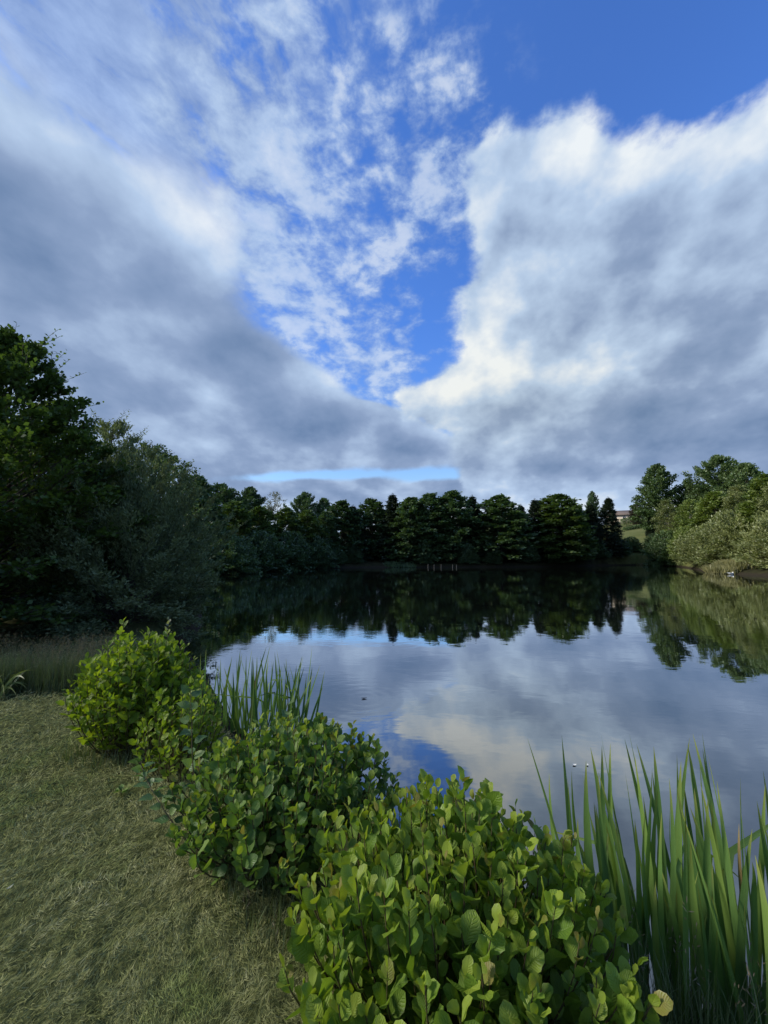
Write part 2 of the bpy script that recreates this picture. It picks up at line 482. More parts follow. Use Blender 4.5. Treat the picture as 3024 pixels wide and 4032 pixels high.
refl = fac.curve([(0.0, 0.10), (0.3, 0.16), (0.5, 0.28), (0.62, 0.46), (0.72, 0.64), (0.85, 0.82), (1.0, 0.94)])
gl = N('ShaderNodeBsdfGlossy', Color=(0.96, 0.98, 1.0, 1), Roughness=0.015); X.nt.links.new(bp.outputs[0], gl.inputs['Normal'])
df = N('ShaderNodeBsdfDiffuse', Color=(0.010, 0.013, 0.010, 1))
out_surface(mixsh(refl, df, gl))
M['water'] = m
wv = [(-30, -2, WATER), (75, -2, WATER), (75, 95, WATER), (-30, 95, WATER)]
tag(link('pond_water', mesh('pond_water', wv, [[0, 1, 2, 3]], m)), kind='structure')

# ------------------------------------------------------------------ trees
def rot_z(v, a):
    c, s = np.cos(a), np.sin(a)
    return np.stack([v[..., 0] * c - v[..., 1] * s, v[..., 0] * s + v[..., 1] * c, v[..., 2]], -1)

def make_tree(seed, H, base, rad, profile, n_limb=70, el=(0.1, 0.4), droop=0.0, twigs=12, per=9, leaf=(0.24, 0.15), spread=0.10, flat=0.75,
              trunk_r=0.13, lumps=0.25, twig_wood=False, twig_len=0.34, inner=0.25, top=True, multi=0, narrow=0.5, up_tip=0.0, shoots=0, shoot_len=0.6, shoot_gap=0.035, spire=False):
    """A tree of limbs, twigs and leaves. base: crown base height; profile: [(t, r)] radius share along the crown.
    multi > 0: that many stems rise from the ground instead of one trunk."""
    g = np.random.default_rng(seed)
    wood, crown = Geo(), Geo()
    pt = np.array([q[0] for q in profile]); pr = np.array([q[1] for q in profile])
    lean = g.normal(0, 0.02, 2) * H
    def axis(z): t = z / H; return np.array([lean[0] * t * t, lean[1] * t * t, z])
    if not multi:
        zs = np.linspace(-0.4, H * 0.97, 9)
        wood.tube([axis(z) for z in zs], trunk_r * (1.15 - np.clip(zs / H, 0, 1) * 1.08), 7)
    ph = g.uniform(0, 6.28, 6); tips = []
    for k in range(n_limb):
        t = (k + g.uniform(0, 1)) / n_limb
        az = k * 2.39996 + g.normal(0, 0.35)
        r = np.interp(t, pt, pr) * rad
        r *= 1 + lumps * (0.6 * np.sin(2 * az + ph[0] + t * 5) * np.sin(t * 9 + ph[1]) + 0.5 * np.sin(3 * az + ph[2] + 7 * t)) + g.normal(0, 0.5 * lumps)
        r = max(r, 0.12)
        zt = base + t * (H - base)
        e = el[0] + (el[1] - el[0]) * t + g.normal(0, 0.08)
        if multi:
            j = k % multi; ba = j * 6.283 / multi + ph[3]
            st = np.array([np.cos(ba), np.sin(ba), 0]) * rad * 0.12
            en = np.array([np.cos(az) * r, np.sin(az) * r, zt])
            md = st * 0.5 + en * 0.5 + np.array([-np.cos(az), -np.sin(az), 0.6]) * 0.12 * np.linalg.norm(en - st) * (1 - t)
        else:
            st = axis(max(zt - r * np.tan(e), 0.15 * H if t > 0.3 else 0.05 * H))
            en = axis(zt) + np.array([np.cos(az) * r, np.sin(az) * r, -droop * r])
            md = (st + en) / 2 + np.array([0, 0, (0.10 + droop * 0.25) * r])
        u_ = np.linspace(0, 1, 6)[:, None]
        path = (1 - u_) ** 2 * st + 2 * u_ * (1 - u_) * md + u_ ** 2 * en
        if up_tip: path[-1, 2] += up_tip * r
        rl = trunk_r * 0.34 * (1 - 0.6 * t) * np.clip(r / rad + 0.3, 0.3, 1)
        wood.tube(path, np.linspace(rl, rl * 0.2, 6), 4)
        tips.append(path[-1])
        # twigs fan out along the limb
        nt_ = max(3, int(twigs * (0.35 + 0.65 * min(r / rad, 1.2))))
        s = inner + (1 - inner) * g.uniform(0, 1, nt_) ** 0.7
        s[0] = 1.0
        q = s * 5; i0 = np.clip(q.astype(int), 0, 4); fr = (q - i0)[:, None]
        tp = path[i0] * (1 - fr) + path[i0 + 1] * fr
        ld = unit(path[i0 + 1] - path[i0])
        side = np.where(g.uniform(0, 1, nt_) < 0.5, -1, 1) * g.uniform(0.3, 1.2, nt_)
        td = rot_z(ld, side); td[:, 2] += g.normal(0.12, 0.28, nt_) - droop * 0.3
        td = unit(td)
        tl = twig_len * (0.35 + 0.65 * g.uniform(0, 1, nt_)) * max(0.5 * r + 0.25 * rad, 0.25) * (1.15 - 0.5 * s)
        if twig_wood:
            for a_, d_, l_ in zip(tp, td, tl): wood.tube([a_, a_ + d_ * l_ * 0.5 + [0, 0, 0.02], a_ + d_ * l_], [rl * 0.25, rl * 0.18, rl * 0.08], 3)
        n = nt_ * per
        w = g.uniform(0.05, 1.08, (nt_, per))
        lp = (tp[:, None] + td[:, None] * (tl[:, None] * w)[..., None]).reshape(n, 3)
        lp += g.normal(0, 1, (n, 3)) * spread * np.array([1, 1, 0.6])
        dd = np.repeat(td, per, 0)
        dd = unit(rot_z(dd, g.uniform(-1.1, 1.1, n)) + g.normal(0, 0.25, (n, 3)))
        nn = unit(np.array([0, 0, 1.0]) * flat + g.normal(0, 0.5, (n, 3)))
        sz = g.uniform(0.7, 1.25, n)
        tt = np.clip(np.repeat(g.uniform(0.15, 0.85, nt_), per) + g.normal(0, 0.16, n), 0, 1)
        crown.blades(lp, dd, nn, leaf[0] * sz, leaf[1] * sz, tt, narrow)
    ends = np.array(tips)
    if shoots:   # long young shoots that stand clear of the crown
        hi = np.argsort(-(ends[:, 2] + g.uniform(0, 0.45 * H, len(ends))))[:shoots]
        for k in hi:
            a_ = ends[k]; o = unit(a_ * [1, 1, 0] + 1e-6)
            L_ = shoot_len * g.uniform(0.45, 1.15)
            d0 = unit(o * g.uniform(0.1, 0.9) + np.array([0, 0, 1.0]) + g.normal(0, 0.25, 3))
            q = np.linspace(0, 1, max(5, int(L_ / shoot_gap)))
            pp = a_ + d0 * (q * L_)[:, None] + o * (0.18 * L_ * q ** 2)[:, None]
            wood.tube(pp[:: max(1, len(pp) // 4)], 0.004, 3)
            m_ = len(pp); az = np.arange(m_) * 2.4 + g.uniform(0, 6)
            dd = unit(np.stack([np.cos(az), np.sin(az), np.full(m_, 0.55)], -1) + g.normal(0, 0.2, (m_, 3)))
            sz = (1.35 - 0.6 * q) * g.uniform(0.85, 1.15, m_)
            crown.blades(pp, dd, unit(g.normal(0, 0.4, (m_, 3)) + [0, 0, 1.0]), leaf[0] * sz, leaf[1] * sz, np.clip(0.55 + 0.4 * q + g.normal(0, 0.1, m_), 0, 1), narrow)
    if spire:    # a conifer's leader with short whorls
        for q in np.linspace(0, 1, 16):
            zt = H * (0.88 + 0.16 * q); r = (1 - q) * 0.055 * H + 0.03; n = int(26 * (1 - q) + 8)
            az = g.uniform(0, 6.28, n); f = g.uniform(0.1, 1, n)
            lp = axis(H * 0.95) * [1, 1, 0] + np.stack([np.cos(az) * r * f, np.sin(az) * r * f, zt + g.normal(0, 0.02, n) - 0.15 * r * f], -1)
            crown.blades(lp, unit(np.stack([np.cos(az), np.sin(az), np.full(n, 0.25)], -1)), unit(g.normal(0, 0.4, (n, 3)) + [0, 0, 1]), leaf[0] * 0.55, leaf[1] * 0.7, g.uniform(0, 0.7, n))
        wood.tube([axis(H * 0.9), axis(H * 1.05)], [0.03, 0.012], 4)
    elif top:    # leading shoot
        n = per * 6
        lp = axis(H) + np.stack([g.normal(0, spread * 1.3, n), g.normal(0, spread * 1.3, n), -g.uniform(0, 1, n) * 0.09 * H], -1)
        dd = unit(g.normal(0, 1, (n, 3)) * [1, 1, 0.5] + [0, 0, 0.6])
        crown.blades(lp, dd, unit(g.normal(0, 1, (n, 3)) + [0, 0, 0.6]), leaf[0], leaf[1], g.uniform(0.2, 0.9, n), narrow)
    return wood, crown

class Kind:
    """one kind of tree: shared meshes, placed many times"""
    def __init__(s, name, mat, bark='bark', **kw):
        s.name = name; s.H = kw['H']
        w, c = make_tree(**kw)
        s.w = w.mesh(name + '_trunk', M[bark]); s.c = c.mesh(name + '_crown', M[mat])
    def put(s, name, x, y, h, label, group=None, rot=0.0, wide=1.0, z=None, cat='tree', mat=None):
        if z is None: z = float(ground_z(np.array([x]), np.array([y]))[0])
        z = max(z, WATER - 0.1)
        e = empty(name, (x, y, z), label, cat, group)
        k = (h - z) / s.H
        e.scale = (k * wide, k * wide, k); e.rotation_euler = (0, 0, rot)
        link('trunk', s.w, e)
        c = link('crown', s.c, e)
        if mat:
            c.material_slots[0].link = 'OBJECT'; c.material_slots[0].material = M[mat]
        return e

ROUND = [(0, 0.45), (0.15, 0.8), (0.4, 1.0), (0.65, 0.9), (0.85, 0.6), (1, 0.12)]
CONE = [(0, 0.85), (0.12, 1.0), (0.4, 0.82), (0.7, 0.5), (0.9, 0.24), (1, 0.05)]
ALDER = [(0, 0.75), (0.1, 0.95), (0.3, 1.0), (0.55, 0.88), (0.75, 0.66), (0.9, 0.40), (1, 0.10)]
DOME = [(0, 1.0), (0.25, 1.02), (0.5, 0.9), (0.75, 0.65), (0.9, 0.42), (1, 0.12)]
alderA = Kind('alder_a', 'alder_far', seed=1, H=10, base=0.3, rad=2.7, profile=ALDER, n_limb=120, el=(0.0, 0.45), twigs=16, per=13, leaf=(0.30, 0.21), spread=0.15, lumps=0.20, twig_len=0.42)
alderB = Kind('alder_b', 'alder_far', seed=2, H=10, base=0.4, rad=2.5, profile=ALDER, n_limb=115, el=(0.05, 0.5), twigs=16, per=13, leaf=(0.30, 0.21), spread=0.15, lumps=0.26, twig_len=0.42)
spruceA = Kind('spruce_a', 'spruce', seed=3, H=10, base=0.3, rad=2.1, profile=CONE, n_limb=170, el=(-0.1, 0.25), droop=0.28, twigs=18, per=16, leaf=(0.28, 0.10), spread=0.09, flat=0.9, lumps=0.12, up_tip=0.08, spire=True)
spruceB = Kind('spruce_b', 'spruce', seed=4, H=10, base=0.4, rad=1.7, profile=CONE, n_limb=160, el=(-0.1, 0.25), droop=0.32, twigs=18, per=15, leaf=(0.28, 0.10), spread=0.08, flat=0.9, lumps=0.16, up_tip=0.08, spire=True)
broadA = Kind('broad_a', 'oak', seed=5, H=12, base=1.6, rad=3.8, profile=ROUND, n_limb=130, el=(0.2, 0.9), twigs=17, per=14, leaf=(0.32, 0.22), spread=0.20, lumps=0.34, twig_len=0.36)
broadB = Kind('broad_b', 'oak', seed=6, H=12, base=0.8, rad=3.2, profile=ALDER, n_limb=130, el=(0.2, 0.9), twigs=17, per=14, leaf=(0.32, 0.22), spread=0.20, lumps=0.38, twig_len=0.36)
bushA = Kind('bush_a', 'alder_lit', seed=7, H=5, base=0.1, rad=2.6, profile=DOME, n_limb=170, multi=7, twigs=15, per=10, leaf=(0.21, 0.14), spread=0.12, lumps=0.18, top=False, trunk_r=0.07, flat=0.6)
bushB = Kind('bush_b', 'olive', seed=8, H=5, base=0.0, rad=2.9, profile=DOME, n_limb=170, multi=6, twigs=15, per=11, leaf=(0.24, 0.09), spread=0.12, lumps=0.22, top=False, trunk_r=0.07, flat=0.5)
sparse = Kind('sparse_a', 'pale', 'birch', seed=9, H=9, base=5.0, rad=1.3, profile=ROUND, n_limb=40, el=(0.5, 1.0), twigs=7, per=6, leaf=(0.17, 0.12), spread=0.16, lumps=0.4, trunk_r=0.09, twig_wood=True)
birchA = Kind('birch_a', 'light', 'birch', seed=10, H=10, base=0.5, rad=2.7, profile=ALDER, n_limb=120, el=(0.3, 0.8), twigs=16, per=12, leaf=(0.21, 0.15), spread=0.16, lumps=0.30, droop=0.05, twig_len=0.4)

# ------------------------------------------------------------------ left bank: the near trees
def near_tree(name, loc, label, mat, cat='tree', bark='bark', **kw):
    w, c = make_tree(**kw)
    e = empty(name, loc, label, cat)
    link('trunk', w.mesh('trunk', M[bark]), e)
    link('crown', c.mesh('crown', M[mat]), e)
    return e
near_tree('alder_tree', (-8.15, 7.9, 0.0), 'tall leafy alder at the left edge, highest of the trees on the near bank', 'edge',
          seed=21, H=6.3, base=0.2, rad=2.45, profile=[(0, 0.95), (0.3, 1.0), (0.5, 0.88), (0.68, 0.64), (0.82, 0.40), (0.93, 0.24), (1, 0.10)], n_limb=210, el=(0.1, 0.95), twigs=32, per=15,
          leaf=(0.092, 0.068), spread=0.05, flat=0.6, trunk_r=0.11, lumps=0.22, twig_wood=True, twig_len=0.34, narrow=0.58, shoots=46, shoot_len=0.75, shoot_gap=0.05)
near_tree('alder_tree', (-9.6, 6.4, 0.0), 'low dark alder filling the left edge below the tall one', 'edge',
          seed=26, H=3.7, base=0.0, rad=2.0, profile=DOME, n_limb=150, multi=6, twigs=22, per=12, leaf=(0.095, 0.07), spread=0.06, trunk_r=0.06, lumps=0.2, top=False)
near_tree('alder_tree', (-11.5, 10.5, 0.0), 'dark alder half hidden behind the tall one at the left edge', 'alder_far',
          seed=27, H=5.4, base=0.0, rad=2.6, profile=ALDER, n_limb=120, el=(0.2, 0.8), twigs=18, per=12, leaf=(0.12, 0.09), spread=0.08, trunk_r=0.1, lumps=0.25)
near_tree('willow_shrub', (-6.35, 9.5, -0.15), 'big rounded grey-green willow bush overhanging the water on the left', 'willow', 'bush',
          seed=22, H=4.35, base=-0.1, rad=2.05, profile=[(0, 0.95), (0.3, 1.04), (0.55, 0.95), (0.75, 0.72), (0.9, 0.45), (1, 0.16)], n_limb=240, multi=9, twigs=30, per=15,
          leaf=(0.085, 0.030), spread=0.045, flat=0.45, trunk_r=0.05, lumps=0.20, twig_wood=False, twig_len=0.30, top=False, inner=0.45, shoots=110, shoot_len=0.42, shoot_gap=0.022)
near_tree('willow_tree', (-8.2, 11.2, -0.1), 'taller fine-leaved willow rising behind the rounded grey willow bush', 'willow', 'tree',
          seed=23, H=5.6, base=0.4, rad=1.9, profile=ALDER, n_limb=130, el=(0.4, 1.1), twigs=24, per=14,
          leaf=(0.10, 0.036), spread=0.06, flat=0.4, trunk_r=0.08, lumps=0.34, twig_wood=False, twig_len=0.34, shoots=40, shoot_len=0.6, shoot_gap=0.03)
near_tree('alder_tree', (-9.4, 15.0, 0.0), 'dark green alder on the left bank just beyond the willows', 'alder_far', 'tree',
          seed=24, H=5.9, base=0.2, rad=2.3, profile=ALDER, n_limb=110, el=(0.2, 0.8), twigs=15, per=10,
          leaf=(0.11, 0.08), spread=0.07, trunk_r=0.1, lumps=0.26)
near_tree('alder_tree', (-12.5, 22.0, 0.0), 'alder with a sunlit top, second beyond the willows on the left bank', 'alder_lit', 'tree',
          seed=25, H=7.2, base=0.2, rad=2.9, profile=ALDER, n_limb=110, el=(0.2, 0.8), twigs=14, per=9,
          leaf=(0.15, 0.11), spread=0.09, trunk_r=0.12, lumps=0.26)

for x, y, h, lb in [(-15.5, 13.0, 6.5, 'alder further back behind the tall alder at the left edge'), (-18.0, 20.0, 7.5, 'alder furthest back behind the left bank')]:
    alderA.put('alder_tree', x, y, h, lb, None, x, 1.3)

# ------------------------------------------------------------------ far end of the pond
G_L, G_C, G_B, G_R, G_S = ('bushy trees along the left bank', 'trees along the far bank', 'taller trees behind the left bank', 'trees on the right bank', 'waterside bushes')
rr_ = np.random.default_rng(5)
def row(kind, name, x, y, h, label, group, wide=1.0, mat=None, cat='tree', z=None):
    kind.put(name, x, y, h, label, group, rr_.uniform(0, 6.28), wide * rr_.uniform(0.94, 1.06), z, cat, mat)

row(broadA, 'oak_tree', -25.6, 60.0, 12.4, 'dark broad tree over the left bank row, leftmost of the taller background trees', G_B, 1.25, 'alder_far')
row(broadB, 'oak_tree', -27.7, 80.0, 15.2, 'dark broad tree just left of the pale thin tree in the background', G_B, 1.1, 'alder_far')
row(sparse, 'pale_tree', -21.3, 75.0, 13.7, 'thin pale nearly bare tree standing alone against the sky', None, 1.1)
row(broadA, 'oak_tree', -16.4, 78.0, 14.0, 'dark rounded tree just right of the pale thin tree', G_B, 0.85, 'alder_far')
row(broadB, 'oak_tree', -12.6, 79.0, 13.0, 'smaller dark tree right of the rounded one behind the left bank row', G_B, 0.8, 'alder_far')
for q, (x, y, h, w, mt) in enumerate([(-16.8, 34, 8.4, 1.15, 'alder_far'), (-20.4, 43, 7.9, 1.35, 'alder_lit'), (-18.6, 48, 8.0, 1.3, 'alder_lit'), (-16.6, 51.5, 7.8, 1.3, 'alder_lit'),
                                      (-14.0, 55, 8.0, 1.3, 'alder_lit'), (-11.6, 58, 8.0, 1.25, 'alder_lit'), (-9.2, 61, 8.2, 1.15, 'alder_far')]):
    nth = ('first', 'second', 'third', 'fourth', 'fifth', 'sixth', 'last')[q]
    row(alderA if q % 2 else alderB, 'alder_tree', x, y, h, f'bushy alder, {nth} in the left bank row counted from the willows', G_L, w, mt)
for q, (x, y, h, w) in enumerate([(-16.6, 41.5, 3.6, 1.2), (-15.6, 48, 4.3, 1.3), (-13.0, 53.0, 4.5, 1.25), (-10.2, 57.2, 4.2, 1.15), (-7.6, 60.6, 2.6, 1.2)]):
    nth = ('first', 'second', 'third', 'fourth', 'fifth')[q]
    row(bushA, 'alder_bush', x, y, h, f'low dark bush below the left bank alders, {nth} from the willows', G_S, w, 'alder_far', 'bush')
C = [(alderB, 'alder_tree', -7.0, 64, 10.3, 1.35, 'alder at the left corner of the far bank'),
     (spruceA, 'spruce_tree', -4.6, 65.5, 9.6, 1.38, 'very dark spruce in the left part of the far bank'),
     (alderA, 'alder_tree', -2.0, 68, 11.2, 1.28, 'alder rising behind the very dark spruce on the far bank'),
     (spruceB, 'spruce_tree', 1.6, 66, 11.6, 1.38, 'spruce with a bare pointed tip, first spire from the left on the far bank'),
     (alderA, 'alder_tree', 4.4, 65, 11.0, 1.28, 'broad layered alder beside the first spire on the far bank'),
     (alderB, 'alder_tree', 8.0, 65.5, 11.7, 1.42, 'tall layered alder left of the middle of the far bank'),
     (alderA, 'alder_tree', 12.0, 66, 12.2, 1.28, 'highest layered alder in the middle of the far bank'),
     (spruceA, 'spruce_tree', 15.6, 67, 11.6, 1.12, 'dark spruce spire right of the middle of the far bank'),
     (alderB, 'alder_tree', 20.0, 66, 11.5, 1.62, 'wide round-topped alder right of the dark spire'),
     (spruceB, 'spruce_tree', 25.2, 70, 10.3, 1.25, 'thin short spruce between two broad alders on the far bank'),
     (spruceA, 'spruce_tree', 27.4, 69, 11.1, 1.19, 'spruce next to the thin short one on the far bank'),
     (alderA, 'alder_tree', 30.4, 68, 12.0, 1.62, 'broad yellow-green alder in the right part of the far bank'),
     (alderB, 'alder_tree', 34.6, 70.5, 10.6, 1.22, 'alder right of the broad yellow-green one'),
     (spruceB, 'spruce_tree', 37.0, 73, 10.6, 1.31, 'left one of the dark spruces by the inlet'),
     (spruceB, 'spruce_tree', 39.6, 73.5, 11.0, 1.25, 'middle one of the dark spruces by the inlet'),
     (spruceA, 'spruce_tree', 43.0, 74.5, 12.2, 1.19, 'right one of the dark spruces by the inlet, next to the gap')]
for q, (x, h) in enumerate([(-5.5, 9.2), (-0.2, 9.6), (3.2, 9.6), (6.3, 10.2), (10.2, 10.4), (14.0, 10.2), (17.6, 10.0), (22.4, 9.8), (26.2, 9.2), (32.6, 10.0), (36.4, 10.6), (41.0, 10.2)]):
    row(alderB if q % 2 else alderA, 'alder_tree', x, 71.0 + 0.12 * max(x, 0) + (q % 3), h, 'dark alder in the second row, behind ' + ('the far bank corner', 'the very dark spruce', 'the first spire', 'the broad layered alder', 'the tall layered alder', 'the highest alder', 'the dark middle spire', 'the wide round-topped alder', 'the thin short spruce', 'the yellow-green alder', 'the alder beside it', 'the inlet spruces')[q], 'second row of the far bank', 1.35)
for q, (k, nm, x, y, h, w, lb) in enumerate(C):
    row(k, nm, x, y, h, lb, G_C, w, 'alder_lit' if 'yellow' in lb else None)
for q, (x, y, h, w, lb) in enumerate([(-5.0, 62.6, 3.0, 0.9, 'low dark bush under the very dark spruce'), (6.5, 63.2, 3.6, 0.9, 'low dark bush under the layered alders'),
                                      (13.8, 63.6, 3.2, 1.0, 'low dark bush at the middle of the far bank'), (18.0, 64.0, 3.2, 0.9, 'low dark bush under the round-topped alder'),
                                      (24.0, 65.4, 3.8, 1.0, 'low dark bush under the thin short spruce'), (29.5, 67.3, 3.4, 1.1, 'low dark bush under the yellow-green alder'),
                                      (35.0, 70.5, 4.4, 1.2, 'dark bush left of the spruces by the inlet'), (40.0, 72.9, 4.2, 1.2, 'dark bush in front of the spruces by the inlet'),
                                      (45.0, 75.2, 5.4, 1.2, 'dark bush right of the spruces, below the gap'), (49.9, 77.8, 5.0, 1.2, 'low bush at the end of the inlet')]):
    row(bushA, 'waterside_bush', x, y, h, lb, G_S, w, 'alder_far', 'bush')

# ------------------------------------------------------------------ right bank
Rr = [(broadB, 'oak_tree', 63.5, 88, 21.9, 1.0, 'oak', 'tall oak with a rounded top beside the gap, left one of the three tall oaks'),
      (broadA, 'oak_tree', 68.9, 86, 17.5, 0.8, 'oak', 'lower oak seen between the tall oaks'),
      (broadA, 'oak_tree', 70.4, 80, 22.1, 0.92, 'oak', 'tallest oak on the right bank'),
      (broadB, 'oak_tree', 69.4, 73, 18.9, 1.0, 'oak', 'broad oak to the right of the tallest one'),
      (broadA, 'oak_tree', 68.4, 66, 15.8, 0.9, 'oak', 'oak at the right edge behind the lighter trees'),
      (spruceA, 'spruce_tree', 61.0, 88, 10.5, 1.0, None, 'dark conifer standing in the meadow gap below the oaks'),
      (birchA, 'birch_tree', 54.2, 73, 11.8, 1.0, 'olive', 'loose pale birch in front of the tall oaks'),
      (birchA, 'birch_tree', 53.2, 66.5, 11.0, 1.0, 'light', 'light green birch in the middle of the right bank'),
      (alderA, 'alder_tree', 50.6, 58.5, 10.9, 1.15, 'light', 'bright green tree sloping down the right bank'),
      (birchA, 'birch_tree', 50.4, 54, 11.2, 1.05, 'olive', 'olive green birch behind the bright green tree'),
      (alderB, 'alder_tree', 46.2, 46, 10.9, 1.1, 'light', 'light green tree near the right edge'),
      (birchA, 'birch_tree', 43.5, 42.0, 9.6, 1.1, 'olive', 'olive tree cut off by the right edge')]
for k, nm, x, y, h, w, mt, lb in Rr:
    row(k, nm, x, y, h, lb, G_R, w, mt)
for x, y, h, w, mt, lb in [(54.0, 77.0, 5.6, 1.15, 'alder_far', 'dark bush at the mouth of the inlet'), (51.2, 69.5, 5.6, 1.0, 'oak', 'bush at the waterside below the pale birch'),
                           (48.8, 61.5, 5.9, 1.05, 'light', 'bright bush at the waterside below the birches'), (45.0, 54.0, 5.4, 1.1, 'olive', 'rounded olive willow bush on the right bank'),
                           (44.6, 48.5, 6.9, 1.05, 'olive', 'taller olive willow bush behind the grassy point'), (43.0, 48.6, 4.3, 1.0, 'olive', 'olive bush left of the grassy point'),
                           (41.2, 39.6, 6.0, 1.0, 'olive', 'olive bush at the right edge above the grassy point')]:
    row(bushB if mt == 'olive' else bushA, 'waterside_bush', x, y, h, lb, G_S, w, mt, 'bush')
for x, y, h, mt, lb in [(50.0, 36.0, 9.0, 'light', 'light green tree just beyond the right edge of the bank'), (47.0, 27.0, 8.0, 'olive', 'olive tree further round the right bank')]:
    row(birchA, 'birch_tree', x, y, h, lb, G_R, 1.2, mt)
row(broadB, 'brown_tree', 71.0, 108, 15.5, 'brown-green tree beside the house in the gap', None, 0.9, 'brownish')
row(broadA, 'oak_tree', 82.0, 150, 26.0, 'small dark tree on the skyline behind the house', None, 0.55, 'alder_far')

# ------------------------------------------------------------------ grassy point on the right bank
def tuft(name, cx, cy, rx, ry, n, h, mat, label, cat='grass', seed=1, lean=0.35, w=0.03, zoff=0.0):
    g = np.random.default_rng(seed)
    a = g.uniform(0, 6.28, n); r = np.sqrt(g.uniform(0, 1, n))
    x, y = cx + rx * r * np.cos(a), cy + ry * r * np.sin(a)
    z = np.maximum(ground_z(x, y), WATER - 0.02) + zoff
    geo = Geo()
    d = unit(np.stack([g.normal(0, lean, n), g.normal(0, lean, n), np.ones(n)], -1))
    geo.blades(np.stack([x - cx, y - cy, z], -1), d, unit(g.normal(0, 1, (n, 3)) * [1, 1, 0.2]), h * g.uniform(0.5, 1.15, n), w * g.uniform(0.7, 1.3, n), g.uniform(0, 1, n), 0.35, 0.05)
    o = link(name, geo.mesh(name, M[mat]), None, (cx, cy, 0))
    return tag(o, label, cat)
tuft('bank_grass', 39.2, 42.4, 3.6, 2.6, 13000, 0.95, 'reed', 'dry straw-coloured grass on the point by the white duck', seed=3, w=0.08)
tuft('bank_grass', 49.6, 73.8, 1.6, 0.8, 900, 0.5, 'reed', 'small strip of pale grass at the end of the inlet', seed=4, w=0.08)
tuft('bank_grass', 2.6, 62.2, 2.6, 0.7, 900, 0.5, 'alder_far', 'dim grassy strip at the foot of the first spire on the far bank', seed=5, w=0.08)

# ------------------------------------------------------------------ white duck resting on the water by the point
def loft(sections, ring=12):
    """sections: (x, z, half width, half height) along a spine -> closed skin"""
    g = Geo(); th = np.arange(ring) * 2 * np.pi / ring
    V = np.array([[(x, np.cos(t) * w, z + np.sin(t) * h) for t in th] for x, z, w, h in sections])
    n = len(sections); i, j = np.meshgrid(np.arange(n - 1), np.arange(ring), indexing='ij')
    F = np.stack([i * ring + j, (i + 1) * ring + j, (i + 1) * ring + (j + 1) % ring, i * ring + (j + 1) % ring], -1).reshape(-1, 4)
    g.add(V.reshape(-1, 3), F)
    return g
M['feather'] = plain_mat('white_feathers', (0.80, 0.79, 0.74), (0.70, 0.69, 0.64), 0.8, 20)
M['bill'] = plain_mat('orange_bill', (0.50, 0.22, 0.03), None, 0.5)
duck = empty('duck', (36.0, 40.4, WATER), 'white duck floating beside the dry grassy point on the right', 'duck')
body = loft([(-0.36, 0.17, 0.004, 0.004), (-0.30, 0.15, 0.04, 0.025), (-0.20, 0.10, 0.10, 0.07), (-0.05, 0.07, 0.15, 0.12), (0.10, 0.06, 0.155, 0.13), (0.20, 0.07, 0.13, 0.115),
             (0.26, 0.11, 0.085, 0.085), (0.265, 0.17, 0.055, 0.06), (0.25, 0.215, 0.055, 0.05), (0.26, 0.235, 0.05, 0.045), (0.30, 0.235, 0.045, 0.042), (0.335, 0.225, 0.028, 0.025), (0.345, 0.222, 0.003, 0.003)], 14)
link('body', body.mesh('body', M['feather']), duck)
for s in (-1, 1):
    wg = loft([(-0.32, 0.16, 0.004, 0.004), (-0.20, 0.15, 0.014, 0.04), (0.0, 0.13, 0.02, 0.065), (0.14, 0.12, 0.014, 0.05), (0.18, 0.12, 0.003, 0.004)], 8)
    o = link('wing', wg.mesh('wing', M['feather']), duck, (0, s * 0.135, 0))
bl = loft([(0.33, 0.222, 0.018, 0.014), (0.37, 0.212, 0.02, 0.008), (0.395, 0.208, 0.016, 0.005), (0.40, 0.208, 0.003, 0.002)], 8)
link('bill', bl.mesh('bill', M['bill']), duck)
duck.rotation_euler = (0, 0, R(8))

# ------------------------------------------------------------------ mooring posts, far bank
M['post'] = bark_mat('weathered_post', (0.08, 0.075, 0.06), (0.16, 0.15, 0.13), 12.0)
def post(x, y, h, r, label):
    g = Geo()
    zz = np.array([-0.5, 0.0, h * 0.5, h - 0.03, h, h + 0.002])
    g.tube([(0.01 * k, 0.006 * k, z) for k, z in enumerate(zz)], [r, r, r * 0.95, r * 0.93, r * 0.7, 0.004], 8)
    tag(link('wooden_post', g.mesh('wooden_post', M['post']), None, (x, y, WATER)), label, 'post', 'posts at the far waterside')
for x, y, h, lb in [(6.9, 61.0, 0.52, 'pale wooden post at the far waterside, leftmost of the five'), (7.85, 61.0, 0.48, 'pale wooden post at the far waterside, second from the left'),
                    (8.95, 61.0, 0.50, 'pale wooden post at the far waterside, third from the left'), (10.8, 61.2, 0.46, 'dim wooden post at the far waterside, fourth from the left'),
                    (11.4, 61.2, 0.44, 'dim wooden post at the far waterside, rightmost of the five')]:
    post(x, y, h, 0.055, lb)

